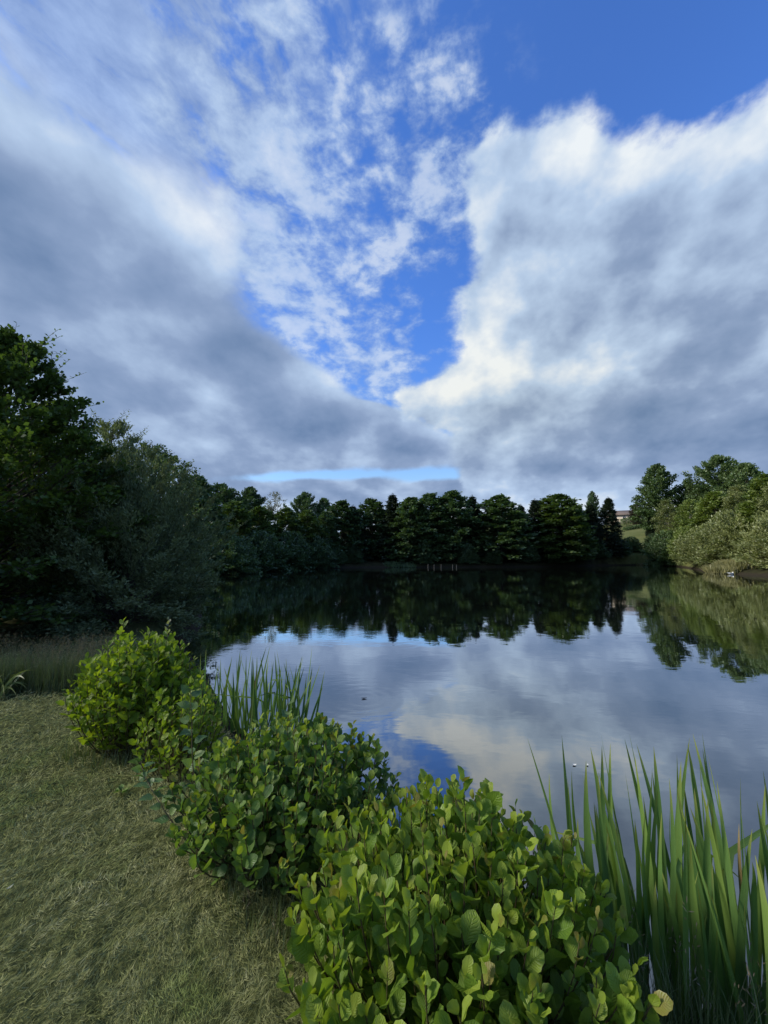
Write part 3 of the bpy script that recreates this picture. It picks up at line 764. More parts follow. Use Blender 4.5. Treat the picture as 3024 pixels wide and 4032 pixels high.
# ------------------------------------------------------------------ house and hedges in the gap
M['render'] = plain_mat('cream_render', (0.62, 0.54, 0.44), (0.52, 0.45, 0.36), 0.9, 2)
M['tile'] = plain_mat('roof_tile', (0.19, 0.15, 0.125), (0.13, 0.10, 0.085), 0.85, 5)
M['frame'] = plain_mat('white_frame', (0.7, 0.7, 0.68), None, 0.6)
M['glass'] = plain_mat('dark_window_glass', (0.03, 0.035, 0.04), None, 0.15, 2, 0.6)
def box(g, x0, x1, y0, y1, z0, z1):
    V = [(x, y, z) for x in (x0, x1) for y in (y0, y1) for z in (z0, z1)]
    g.add(V, [[0, 1, 3, 2], [4, 6, 7, 5], [0, 4, 5, 1], [2, 3, 7, 6], [0, 2, 6, 4], [1, 5, 7, 3]])
hz = float(ground_z(np.array([77.5]), np.array([122.0]))[0])
house = empty('house', (77.5, 122.0, hz), 'cream rendered house with a low tiled roof glimpsed through the gap', 'house')
house.rotation_euler = (0, 0, R(-25)); house.scale = (0.8, 0.8, 0.8)
g = Geo(); box(g, -7, 7, -4, 4, -1, 2.9); g.add([(-7, -4, 2.9), (-7, 4, 2.9), (-7, 0, 4.6), (-7, 0, 4.6)], [[0, 1, 2, 3]]); g.add([(7, -4, 2.9), (7, 4, 2.9), (7, 0, 4.6), (7, 0, 4.6)], [[0, 1, 2, 3]])
link('wall', g.mesh('wall', M['render'], False), house)
g = Geo()
for s in (-1, 1):
    V = np.array([(-7.5, s * 4.6, 2.72), (7.5, s * 4.6, 2.72), (7.5, 0, 4.72), (-7.5, 0, 4.72)]); W = V + [0, 0, 0.18]
    g.add(np.concatenate([V, W]), [[0, 1, 2, 3], [4, 5, 6, 7], [0, 1, 5, 4], [1, 2, 6, 5], [2, 3, 7, 6], [3, 0, 4, 7]])
roof = link('roof', g.mesh('roof', M['tile'], False), house)
g = Geo(); box(g, 3.0, 3.8, -0.4, 0.4, 4.2, 5.7); link('chimney', g.mesh('chimney', M['render'], False), roof)
for wx_ in (-4.6, -1.6, 4.4):
    g = Geo(); box(g, wx_ - 0.55, wx_ + 0.55, -4.03, -3.9, 1.0, 2.2); w_ = link('window', g.mesh('window', M['frame'], False), house)
    g = Geo(); box(g, wx_ - 0.45, wx_ - 0.03, -4.05, -3.95, 1.1, 2.1); box(g, wx_ + 0.03, wx_ + 0.45, -4.05, -3.95, 1.1, 2.1); link('pane', g.mesh('pane', M['glass'], False), w_)
g = Geo(); box(g, 1.0, 2.0, -4.04, -3.9, 0.0, 2.1); link('door', g.mesh('door', M['frame'], False), house)

def hedge(x0, y0, x1, y1, w, h, label, seed):
    g = np.random.default_rng(seed); L = math.hypot(x1 - x0, y1 - y0); n = int(L * 420)
    s, a = g.uniform(0, 1, n), g.uniform(-1, 1, n)
    b = g.uniform(0, 1, n) ** 0.6
    x = x0 + (x1 - x0) * s - (y1 - y0) / L * a * w / 2; y = y0 + (y1 - y0) * s + (x1 - x0) / L * a * w / 2
    z = ground_z(x, y) + b * h * (1 - 0.12 * a * a) + g.normal(0, 0.05, n)
    geo = Geo(); geo.blades(np.stack([x - x0, y - y0, z], -1), unit(g.normal(0, 1, (n, 3))), unit(g.normal(0, 1, (n, 3)) + [0, 0, 1]), g.uniform(0.15, 0.3, n), g.uniform(0.1, 0.2, n), g.uniform(0, 1, n))
    tag(link('hedge', geo.mesh('hedge', M['oak']), None, (x0, y0, 0)), label, 'hedge', 'clipped hedges in the gap')
hedge(69.0, 112, 81.5, 109, 1.6, 2.4, 'clipped green hedge in front of the house, the upper one', 1)
hedge(63.0, 101, 76.0, 98.5, 1.2, 0.9, 'low clipped hedge along the top of the meadow, the lower one', 2)

# ------------------------------------------------------------------ small things afloat
M['deadleaf'] = plain_mat('dark_wet_leaf', (0.016, 0.014, 0.010), None, 0.4)
M['petal'] = plain_mat('white_petal', (0.78, 0.78, 0.70), None, 0.6)
def floater(name, x, y, L, W, mat, label, cat, group=None, rot=0.0, lift=0.004):
    t = np.linspace(0, 1, 7); w = np.sin(np.pi * t ** 0.8) * W / 2 + 0.0006
    V = []
    for a, b in zip(t, w):
        z = lift * (2 * a - 1) ** 2 + 0.006
        V += [(a * L - L / 2, -b, z + lift * 0.5), (a * L - L / 2, 0, z), (a * L - L / 2, b, z + lift * 0.5)]
    F = []
    for k in range(6):
        for j in range(2): F.append([k * 3 + j, k * 3 + j + 1, k * 3 + j + 4, k * 3 + j + 3])
    o = link(name, mesh(name, V, F, M[mat]), None, (x, y, WATER)); o.rotation_euler = (0, 0, rot)
    return tag(o, label, cat, group)
floater('floating_leaf', RX, RY, 0.085, 0.05, 'deadleaf', 'small dark leaf afloat in the middle of rippled water', 'leaf', None, 0.2, 0.006)
floater('petal', 1.905, 4.10, 0.042, 0.026, 'petal', 'larger white petal afloat near the tall irises', 'petal', 'petals on the water', 0.1)
floater('petal', 2.035, 4.10, 0.026, 0.018, 'petal', 'tiny white petal afloat to the right of the larger one', 'petal', 'petals on the water', 0.9)

# ------------------------------------------------------------------ near plants: leaves as single pieces
def leaf_geo(kind, seed):
    """one leaf, base at the origin, along +Y, face +Z, length 1: midrib plus two toothed halves"""
    g = np.random.default_rng(seed)
    n = 9
    t = np.linspace(0, 1, n)
    if kind == 'alder':
        w = np.interp(t, [0, 0.08, 0.25, 0.48, 0.66, 0.84, 0.95, 1], [0.02, 0.13, 0.27, 0.345, 0.34, 0.25, 0.12, 0.02])
    elif kind == 'oval':
        w = np.interp(t, [0, 0.1, 0.35, 0.6, 0.85, 1], [0.02, 0.15, 0.29, 0.28, 0.15, 0.01])
    else:       # poplar: broad base, drawn-out tip
        w = np.interp(t, [0, 0.06, 0.2, 0.4, 0.7, 0.9, 1], [0.05, 0.24, 0.38, 0.36, 0.20, 0.06, 0.005])
    w = w * g.uniform(0.92, 1.08)
    if kind != 'oval': w[1:-1] *= 1 + 0.05 * (-1) ** np.arange(n - 2)
    fold = g.uniform(0.12, 0.34); curl = g.uniform(-0.10, 0.28); twist = g.normal(0, 0.12)
    V, UV = [], []
    for k in range(n):
        zc = -curl * t[k] ** 2 + 0.03 * np.sin(t[k] * 6 + seed)
        yl = t[k] * (1 - 0.12 * abs(curl))
        for s in (-1, 0, 1):
            rip = 0.05 * np.sin(t[k] * 13 + s * 1.3 + seed) * abs(s)
            V.append((s * w[k] * (1 - 0.15 * fold), yl + (0.03 * abs(s) if k < n - 1 else 0), zc + abs(s) * w[k] * fold + rip * w[k] * 1.6 + twist * t[k] * s * w[k]))
            UV.append((0.5 + 0.5 * s, t[k]))
    F = []
    for k in range(n - 1):
        for j in range(2): F.append([k * 3 + j, k * 3 + j + 1, k * 3 + j + 4, k * 3 + j + 3])
    V, F, UV = np.array(V), np.array(F), np.array(UV)
    return V, F, UV[F.ravel()]

M['alder_leaf'] = leaf_mat('alder_leaf', [(0.0, (0.088, 0.165, 0.022)), (0.5, (0.155, 0.255, 0.030)), (1.0, (0.245, 0.345, 0.040))])
M['alder_dark'] = leaf_mat('dark_alder_leaf', [(0.0, (0.058, 0.125, 0.026)), (0.55, (0.105, 0.195, 0.038)), (1.0, (0.175, 0.265, 0.055))])
M['young_leaf'] = leaf_mat('young_bronze_leaf', [(0.0, (0.20, 0.25, 0.035)), (0.15, (0.19, 0.165, 0.045)), (0.3, (0.20, 0.27, 0.035)), (1.0, (0.25, 0.34, 0.040))])
M['yellow_leaf'] = leaf_mat('yellow_green_leaf', [(0.0, (0.10, 0.175, 0.016)), (0.5, (0.17, 0.26, 0.020)), (1.0, (0.25, 0.34, 0.028))], trans=0.40)
M['poplar_leaf'] = leaf_mat('blue_green_leaf', [(0.0, (0.055, 0.115, 0.042)), (0.6, (0.095, 0.175, 0.060)), (1.0, (0.17, 0.25, 0.07))], ribs=6, spec=0.3)
M['sprig_leaf'] = leaf_mat('grey_sprig_leaf', [(0.0, (0.10, 0.13, 0.09)), (1.0, (0.20, 0.23, 0.15))])

LEAF = {k: [leaf_geo(k, 10 + q) for q in range(5)] for k in ('alder', 'oval', 'poplar')}
LEAF_MESH = {}
def leaf_data(kind, q, mat):
    if (kind, q, mat) not in LEAF_MESH:
        V, F, UV = LEAF[kind][q]
        LEAF_MESH[kind, q, mat] = mesh('leaf', V, F, M[mat], uv=UV)
    return LEAF_MESH[kind, q, mat]

PLANTS = []       # every leafy plant: dict(root, stems Geo, leaves [(pos, dir, normal, size, kind, variant, material)])
def plant(name, loc, label, cat='shrub', group=None):
    p = dict(root=empty(name, loc, label, cat, group), loc=np.array(loc, float), stems=Geo(), leaves=[])
    PLANTS.append(p); return p

def stem_with_leaves(p, g, path, r0, kind, mat, young, size, gap, start=0.2, spread=0.9, n_young=2, petiole=0.15, rise=(0.2, 0.9), size_tip=0.45, lift=0.12, face=0.8):
    path = np.asarray(path, float)
    seg = np.linalg.norm(np.diff(path, axis=0), axis=1); cum = np.concatenate([[0], np.cumsum(seg)]); L = cum[-1]
    p['stems'].tube(path, np.linspace(r0, r0 * 0.35, len(path)), 4, g.uniform(0, 1))
    s = start * L; az = g.uniform(0, 6.28); nodes = []
    while s < L - 0.005:
        nodes.append(s); s += gap * g.uniform(0.75, 1.25) * (1 - 0.45 * s / L)
    nodes.append(L)
    for k, s in enumerate(nodes):
        f = s / L
        pos = np.array([np.interp(s, cum, path[:, i]) for i in range(3)])
        tan = unit(np.array([np.interp(min(s + 0.02, L), cum, path[:, i]) - np.interp(max(s - 0.02, 0), cum, path[:, i]) for i in range(3)]))
        az += 2.2 + g.normal(0, 0.35)
        out = np.array([np.cos(az), np.sin(az), 0.0])
        up = rise[0] + (rise[1] - rise[0]) * f + g.normal(0, 0.22)
        d = unit(out * spread + tan * up + np.array([0, 0, lift]))
        yg = len(nodes) - 1 - k < n_young
        sz = size * g.uniform(0.78, 1.18) * (size_tip + (1 - size_tip) * min(1.0, (len(nodes) - k) / 4.0)) * (0.75 + 0.25 * min(1, f * 3))
        if k == len(nodes) - 1: d = unit(tan + g.normal(0, 0.25, 3))
        nrm = unit(np.array([0, 0, face]) + out * -0.35 + g.normal(0, 0.48, 3))
        if abs(d @ nrm) > 0.9: nrm = unit(np.cross(d, g.normal(0, 1, 3)))
        q = pos + d * petiole * sz
        if petiole > 0.1: p['stems'].tube([pos, q], [0.0011, 0.0009], 3, 0.5)
        p['leaves'].append((q, d, nrm, sz, kind, int(g.integers(5)), young if (yg and g.uniform() < 0.8) else mat))

def bush(p, seed, rx, ry, H, n, kind, mat, young, size, gap, lean=0.35, rot=0.0, shape=0.55, start=0.2, n_young=2, rise=(0.2, 0.9), base_share=0.55, lift=0.12, face=0.8):
    """upright shoots filling a mound"""
    g = np.random.default_rng(seed); c = p['loc']
    for k in range(n):
        r = math.sqrt((k + 0.5) / n); a = k * 2.39996 + g.normal(0, 0.2)
        ex, ey = r * math.cos(a) * rx, r * math.sin(a) * ry
        ex, ey = ex * math.cos(rot) - ey * math.sin(rot), ex * math.sin(rot) + ey * math.cos(rot)
        h = H * (1 - shape * r ** 2.2) * (g.uniform(0.76, 1.04) + (0.14 if g.uniform() < 0.12 else 0))
        b = np.array([c[0] + ex * base_share, c[1] + ey * base_share])
        bz = float(ground_z(b[:1], b[1:])[0])
        top = np.array([c[0] + ex, c[1] + ey, c[2] + h])
        st = np.array([b[0], b[1], max(bz, WATER - 0.05) - 0.02])
        md = st * 0.5 + top * 0.5 + np.array([ex * 0.16, ey * 0.16, 0.0]) + np.append(g.normal(0, 0.02, 2), 0)
        t = np.linspace(0, 1, 6)[:, None]
        path = (1 - t) ** 2 * st + 2 * t * (1 - t) * md + t ** 2 * top
        stem_with_leaves(p, g, path, 0.0045, kind, mat, young, size * g.uniform(0.8, 1.12), gap, start, n_young=n_young, rise=rise, lift=lift, face=face)

# front alder shrub at the photographer's feet
p = plant('alder_shrub', (0.25, 1.60, -0.02), 'large bright green alder shrub in front, nearest the camera')
bush(p, 31, 0.63, 0.60, 0.62, 215, 'alder', 'alder_leaf', 'young_leaf', 0.076, 0.045, rot=-0.35, shape=0.50, start=0.10, rise=(0.5, 1.5), lift=0.25, face=0.55, n_young=3)
# second alder shrub, darker, further along the bank
p = plant('alder_shrub', (-0.56, 2.42, -0.02), 'darker green alder shrub with bronze tips, between the bright shrub and the irises')
bush(p, 32, 0.66, 0.62, 0.58, 200, 'alder', 'alder_dark', 'young_leaf', 0.066, 0.041, rot=-0.6, shape=0.45, start=0.10, rise=(0.3, 1.3), lift=0.2, face=0.6)
# low shoots in the corner towards the irises
p = plant('alder_shrub', (0.64, 1.20, -0.05), 'low loose alder shoots between the bright shrub and the tall irises')
bush(p, 35, 0.26, 0.18, 0.30, 22, 'alder', 'alder_leaf', 'young_leaf', 0.072, 0.050, rot=-0.4, shape=0.35, start=0.15, rise=(0.1, 0.85))
# rounded yellow-green shrub
p = plant('rounded_shrub', (-2.12, 3.45, 0.0), 'tall rounded yellow-green shrub standing at the edge of the lawn')
bush(p, 33, 0.52, 0.47, 0.90, 170, 'oval', 'yellow_leaf', 'yellow_leaf', 0.080, 0.052, shape=0.40, start=0.20, n_young=1, rise=(0.4, 1.2), base_share=0.45)
p = plant('small_shrub', (-1.50, 3.02, 0.0), 'small yellow-green shrub between the rounded shrub and the irises')
bush(p, 34, 0.30, 0.30, 0.62, 60, 'oval', 'yellow_leaf', 'yellow_leaf', 0.062, 0.045, shape=0.45, start=0.22, n_young=1, rise=(0.4, 1.2))
# poplar suckers with blue-green leaves
def sapling(name, path, label, seed, mat, size, gap, kind='poplar', r0=0.0045, cat='sapling', young='alder_leaf', rise=(0.2, 0.5), start=0.2, group=None):
    p = plant(name, path[0], label, cat, group)
    g = np.random.default_rng(seed)
    P0 = np.array(path, float); t = np.linspace(0, 1, 9); k = np.linspace(0, 1, len(P0))
    pp = np.stack([np.interp(t, k, P0[:, i]) for i in range(3)], -1); pp[1:-1] = (pp[:-2] + 2 * pp[1:-1] + pp[2:]) / 4
    stem_with_leaves(p, g, pp, r0, kind, mat, young, size, gap, start, rise=rise, n_young=2)
    return p
sapling('poplar_sapling', [(-0.95, 2.2, 0.0), (-1.15, 2.22, 0.20), (-1.34, 2.34, 0.30), (-1.50, 2.5, 0.36)], 'blue-green poplar sucker leaning out over the lawn', 41, 'poplar_leaf', 0.072, 0.034, start=0.1)
sapling('poplar_sapling', [(-1.02, 2.35, 0.0), (-1.10, 2.36, 0.35), (-1.14, 2.40, 0.62), (-1.17, 2.42, 0.82)], 'upright blue-green poplar sucker at the left of the dark alder shrub', 42, 'poplar_leaf', 0.07, 0.040, start=0.25)
sapling('poplar_sapling', [(-0.62, 2.60, 0.0), (-0.60, 2.58, 0.4), (-0.62, 2.58, 0.74)], 'blue-green poplar sucker rising in the middle of the dark alder shrub', 44, 'poplar_leaf', 0.066, 0.060, start=0.45)
sapling('willow_sprig', [(-2.35, 4.55, -0.1), (-2.42, 4.5, 0.45), (-2.46, 4.5, 0.85)], 'thin grey sprig standing up behind the rounded shrub', 45, 'sprig_leaf', 0.055, 0.040, 'oval', 0.004, rise=(0.6, 1.2), start=0.35, young='sprig_leaf')
sapling('willow_sprig', [(-3.05, 4.3, 0.0), (-3.15, 4.3, 0.25), (-3.22, 4.32, 0.46)], 'short pale sprig left of the rounded shrub by the long grass', 46, 'sprig_leaf', 0.05, 0.038, 'oval', 0.003, rise=(0.5, 1.0), start=0.3, young='sprig_leaf')

# little weeds in the lawn
def weed(x, y, n, size, label, seed, mat='alder_leaf'):
    g = np.random.default_rng(seed); z = float(ground_z(np.array([x]), np.array([y]))[0]) + 0.03
    p = plant('weed', (x, y, z), label, 'weed', 'weeds in the lawn')
    for k in range(n):
        a = k * 2.4 + g.normal(0, 0.3); d = unit(np.array([math.cos(a), math.sin(a), g.uniform(0.15, 0.7)]))
        p['leaves'].append((np.array([x, y, z]) + d * 0.008, d, unit(np.array([0, 0, 1.0]) + g.normal(0, 0.2, 3)), size * g.uniform(0.6, 1.1), 'oval', int(g.integers(5)), mat))
    p['stems'].tube([(x, y, z - 0.04), (x, y, z + 0.01)], [0.004, 0.003], 5)
weed(-2.62, 2.62, 9, 0.075, 'green weed rosette in the lawn, furthest to the left', 81)
weed(-2.15, 1.75, 7, 0.05, 'small green weed rosette below the torn pale leaf', 82)
weed(-1.15, 1.22, 8, 0.045, 'small weed rosette low in the lawn near the bottom edge', 83, 'alder_dark')
weed(-1.75, 2.75, 8, 0.055, 'weed rosette in the lawn in front of the rounded shrub', 84, 'alder_dark')

# which leaves show: the front leaf of every small cell of the view, largest first, at most 300 a plant
def project(P):
    c, s = math.cos(R(PITCH)), math.sin(R(PITCH))
    x, y, z = P[:, 0], P[:, 1], P[:, 2] - CAM_Z
    f = y * c + z * s; u_ = -y * s + z * c
    return 384 + 384.7 * x / f, 512 - 384.7 * u_ / f, f
allP = np.concatenate([[q[0] + q[1] * q[3] * 0.5 for q in p['leaves']] for p in PLANTS]); own = np.concatenate([[k] * len(p['leaves']) for k, p in enumerate(PLANTS)]); idx = np.concatenate([np.arange(len(p['leaves'])) for p in PLANTS])
size_ = np.concatenate([[q[3] for q in p['leaves']] for p in PLANTS])
sx, sy, sf = project(allP)
order = np.argsort(sf); seen = set(); pick = [[] for _ in PLANTS]
for o_ in order:
    if not (-5 < sx[o_] < 773 and -5 < sy[o_] < 1029): continue
    cell = (int(sx[o_] / 7), int(sy[o_] / 7))
    if cell in seen: continue
    seen.add(cell)
    pick[own[o_]].append((-size_[o_] / sf[o_], idx[o_]))
def frame(d, n):
    s = unit(np.cross(d, n)); n = np.cross(s, d)
    return s, d, n
for k, p in enumerate(PLANTS):
    chosen = set(i for _, i in sorted(pick[k])[:300])
    root, c = p['root'], p['loc']
    st = p['stems']; st.V = [v - c for v in st.V]
    tag(link('stems', st.mesh('stems', M['twig']), root), kind='stuff')
    rest = {}
    for i, (pos, d, n, sz, kind, q, mat) in enumerate(p['leaves']):
        s_, d_, n_ = frame(d, n)
        if i in chosen:
            o = bpy.data.objects.new('leaf', leaf_data(kind, q, mat)); COL.objects.link(o); o.parent = root
            mt = Matrix(((s_[0] * sz, d_[0] * sz, n_[0] * sz, pos[0] - c[0]), (s_[1] * sz, d_[1] * sz, n_[1] * sz, pos[1] - c[1]), (s_[2] * sz, d_[2] * sz, n_[2] * sz, pos[2] - c[2]), (0, 0, 0, 1)))
            o.matrix_basis = mt
        else:
            rest.setdefault(mat, []).append((pos - c, np.stack([s_, d_, n_]) * sz, kind, q))
    for mat, L in rest.items():
        Vs, Fs, Us, Ts, n0 = [], [], [], [], 0
        for pos, mx, kind, q in L:
            V, F, UV = LEAF[kind][q]
            Vs.append(V @ mx + pos); Fs.append(F + n0); Us.append(UV); Ts.append(np.full(len(V), RNG.uniform())); n0 += len(V)
        o = link('foliage', mesh('foliage', np.concatenate(Vs), np.concatenate(Fs), M[mat], np.concatenate(Us), np.concatenate(Ts)), root)
        tag(o, kind='stuff')

# ------------------------------------------------------------------ irises: every blade its own piece
def blade_mat(name, stops, tip):
    m = mat_new(name)
    oi = N('ShaderNodeObjectInfo'); un = N('ShaderNodeUVMap'); sp = N('ShaderNodeSeparateXYZ', i0=X(un.outputs[0]))
    x, y = X(sp.outputs[0]), X(sp.outputs[1])
    lines_ = fbm(xyz(x * 16.0, y * 0.6 + X(oi.outputs['Random']) * 9.0), 2.0, 3, 0.6)
    f = X(oi.outputs['Random']) * 0.75 + (lines_ - 0.5) * 0.9 + 0.1
    c = ramp(f.sat(), stops)
    c = mixc((y + (lines_ - 0.5) * 0.25).smooth(0.80, 1.02) * 0.7, c, tip)
    bs = N('ShaderNodeBsdfPrincipled', Roughness=0.42); bs.inputs['Specular IOR Level'].default_value = 0.4
    X.put(bs.inputs['Base Color'], c)
    bp = N('ShaderNodeBump', Strength=0.35, Distance=0.003); X.put(bp.inputs['Height'], lines_); X.nt.links.new(bp.outputs[0], bs.inputs['Normal'])
    tr = N('ShaderNodeBsdfTranslucent', Color=mixc(1.0, c, (1.3, 1.35, 0.5), 'MULTIPLY'))
    out_surface(mixsh(0.28, bs, tr)); return m
M['iris'] = blade_mat('iris_blade', [(0.0, (0.080, 0.165, 0.052)), (0.55, (0.130, 0.235, 0.062)), (1.0, (0.215, 0.310, 0.065))], (0.32, 0.32, 0.08))
M['dry_blade'] = blade_mat('dry_blade', [(0.0, (0.16, 0.11, 0.05)), (1.0, (0.34, 0.28, 0.13))], (0.35, 0.28, 0.14))
M['pale_blade'] = blade_mat('pale_blade', [(0.0, (0.12, 0.17, 0.07)), (1.0, (0.24, 0.28, 0.11))], (0.30, 0.30, 0.16))

def blade(root, c, b, tip, w, bend, mat='iris', seed=0, kink=None, face=None):
    """sword leaf from b to tip, bowed by bend (vector)"""
    g = np.random.default_rng(seed)
    b, tip = np.array(b, float), np.array(tip, float); n = 12
    t = np.linspace(0, 1, n)
    md = (b + tip) / 2 + np.array(bend)
    P_ = (1 - t)[:, None] ** 2 * b + (2 * t * (1 - t))[:, None] * md + (t ** 2)[:, None] * tip
    if kink:       # snapped over: the end hangs
        kt, kv = kink; f = np.clip((t - kt) / (1 - kt), 0, 1)[:, None]; P_ = P_ + f * np.array(kv)
    ww = w * np.interp(t, [0, 0.35, 0.7, 0.9, 1], [0.8, 1.0, 0.78, 0.36, 0.02])
    T = unit(np.gradient(P_, axis=0))
    fa = g.uniform(-0.9, 0.9) if face is None else face
    sd = unit(np.cross(T, np.array([math.sin(fa), -math.cos(fa), 0.15]))); nn = np.cross(sd, T)
    tw = np.linspace(0, g.normal(0, 0.5), n)[:, None]
    sd = sd * np.cos(tw) + nn * np.sin(tw); nn = np.cross(sd, T)
    V, UV = [], []
    for k in range(n):
        for s in (-1, 0, 1):
            V.append(P_[k] + sd[k] * s * ww[k] / 2 + nn[k] * abs(s) * ww[k] * 0.10 - c); UV.append((0.5 + s / 2, t[k]))
    F = [[k * 3 + j, k * 3 + j + 1, k * 3 + j + 4, k * 3 + j + 3] for k in range(n - 1) for j in range(2)]
    F = np.array(F); UV = np.array(UV)[F.ravel()]
    link('blade', mesh('blade', V, F, M[mat], UV), root)

def iris_clump(name, loc, label, seed, n, rx, ry, H, w, lean=0.12, rot=0.0, dry=0.015):
    g = np.random.default_rng(seed); c = np.array(loc, float); root = empty(name, loc, label, 'iris', 'iris clumps in the shallows')
    for k in range(n):
        a, r = g.uniform(0, 6.28), math.sqrt(g.uniform())
        ex, ey = r * rx * math.cos(a), r * ry * math.sin(a); ex, ey = ex * math.cos(rot) - ey * math.sin(rot), ex * math.sin(rot) + ey * math.cos(rot)
        b = c + [ex, ey, 0]; h = H * (1.05 - 0.6 * g.uniform() ** 1.3)
        tip = b + [g.normal(0, lean) * h + ex * 0.1, g.normal(0, lean) * h + ey * 0.1, h]
        kink = (g.uniform(0.55, 0.8), (g.normal(0, 0.25), g.normal(0, 0.15), -0.5 * h * g.uniform(0.4, 1))) if g.uniform() < 0.06 else None
        blade(root, c, b, tip, w * g.uniform(0.7, 1.15), (g.normal(0, 0.04), g.normal(0, 0.04), 0), 'dry_blade' if g.uniform() < dry else 'iris', seed * 1000 + k, kink)
    return root, c
iris_clump('iris_clump', (-1.62, 4.72, WATER), 'dense row of green iris blades standing in the water behind the dark alder shrub', 51, 120, 0.88, 0.24, 0.90, 0.027, 0.15, -0.25)
r_, c_ = iris_clump('iris_clump', (1.55, 1.97, WATER), 'tall iris clump in the bottom right corner, nearest the camera', 52, 165, 0.64, 0.36, 1.05, 0.035, 0.08, -0.45)
r2, c2 = iris_clump('iris_clump', (2.25, 1.62, WATER), 'iris clump cut off by the right edge, beyond the tall one', 53, 120, 0.52, 0.32, 1.00, 0.036, 0.08, -0.4)

# ------------------------------------------------------------------ mown lawn: cut grass lying on short turf
def lawn_mat():
    m = mat_new('mown_grass')
    pos = N('ShaderNodeNewGeometry'); P_ = X(pos.outputs['Position'])
    a = fbm(P_, 1.1, 3, 0.6, 0.2, '3D'); b = fbm(P_, 7.0, 3, 0.6, 0, '3D')
    f = attr('tint') * 0.8 + (a - 0.5) * 0.8 + (b - 0.5) * 0.7 + 0.06
    green = fbm(P_, 2.3, 3, 0.6, 0.3, '3D').smooth(0.50, 0.68)
    c = ramp(f.sat(), [(0.0, (0.090, 0.110, 0.034)), (0.35, (0.210, 0.228, 0.084)), (0.7, (0.325, 0.328, 0.155)), (1.0, (0.48, 0.47, 0.29))])
    c = mixc(green * 0.5, c, mixc(1.0, c, (0.62, 0.86, 0.48), 'MULTIPLY'))
    df = N('ShaderNodeBsdfDiffuse', Color=c); tr = N('ShaderNodeBsdfTranslucent', Color=c)
    out_surface(mixsh(0.2, df, tr)); return m
M['lawn'] = lawn_mat()
g = np.random.default_rng(77)
n = 700000
rr = 0.8 * (12.0 / 0.8) ** g.uniform(0, 1, n)          # as many blades per ring as the ring is wide
th = np.where(np.arange(n) < n * 0.80, g.uniform(R(-60), R(40), n), g.uniform(R(-175), R(150), n))
x, y = rr * np.sin(th), rr * np.cos(th)
d = shore_dist(x, y)
bank = (d > 0.10) & (x > -11) & (y < 7.5)
keep = bank & (g.uniform(0, 1, n) < sstep(0.05, 0.7, d) * 0.9 + 0.1)
x, y, d, rr = x[keep], y[keep], d[keep], rr[keep]; n = len(x)
def vnoise(x, y, s, seed):
    """smooth value noise"""
    t = np.random.default_rng(seed).uniform(0, 1, (64, 64)); X_, Y_ = x * s, y * s
    i, j = np.floor(X_).astype(int), np.floor(Y_).astype(int); fx, fy = X_ - i, Y_ - j
    fx, fy = fx * fx * (3 - 2 * fx), fy * fy * (3 - 2 * fy)
    v = lambda a, b: t[a % 64, b % 64]
    return (v(i, j) * (1 - fx) + v(i + 1, j) * fx) * (1 - fy) + (v(i, j + 1) * (1 - fx) + v(i + 1, j + 1) * fx) * fy
hump = vnoise(x + 0.3 * y, y - 0.2 * x, 14, 1) * 0.45 + vnoise(x, y * 0.8, 31, 2) * 0.55
hump = sstep(0.15, 0.85, hump)
z = ground_z(x, y) + 0.004 + hump * 0.055 * g.uniform(0.35, 1.0, n)
comb = 2.4 * vnoise(x, y, 1.6, 3) + 3.0 * vnoise(x, y, 6, 4) - 1.2
an = np.where(g.uniform(0, 1, n) < 0.6, comb + g.normal(0, 0.5, n), g.uniform(0, 6.28, n))
rise_ = np.where(g.uniform(0, 1, n) < 0.10, g.uniform(0.4, 1.2, n), g.normal(0.10, 0.28, n))
dr = np.stack([np.cos(an) * np.cos(rise_), np.sin(an) * np.cos(rise_), np.sin(rise_)], -1)
nr = unit(np.stack([g.normal(0, 0.5, n), g.normal(0, 0.5, n), np.ones(n)], -1))
geo = Geo()
sc = np.clip(rr / 2.2, 0.75, 2.4)
geo.blades(np.stack([x, y, z], -1), dr, nr, g.uniform(0.012, 0.045, n) * np.clip(rr / 2.6, 0.85, 1.6), g.uniform(0.0016, 0.0032, n) * sc,
           np.clip(g.beta(2, 2.4, n) * 0.75 + hump * 0.30, 0, 1), 0.4, 0.05)  # tint drops in the hollows, painting in the shade between tufts
lawn = link('lawn_grass', geo.mesh('lawn_grass', M['lawn'], False))
tag(lawn, 'short mown grass with dry cuttings on the bank', 'grass', kind='stuff')

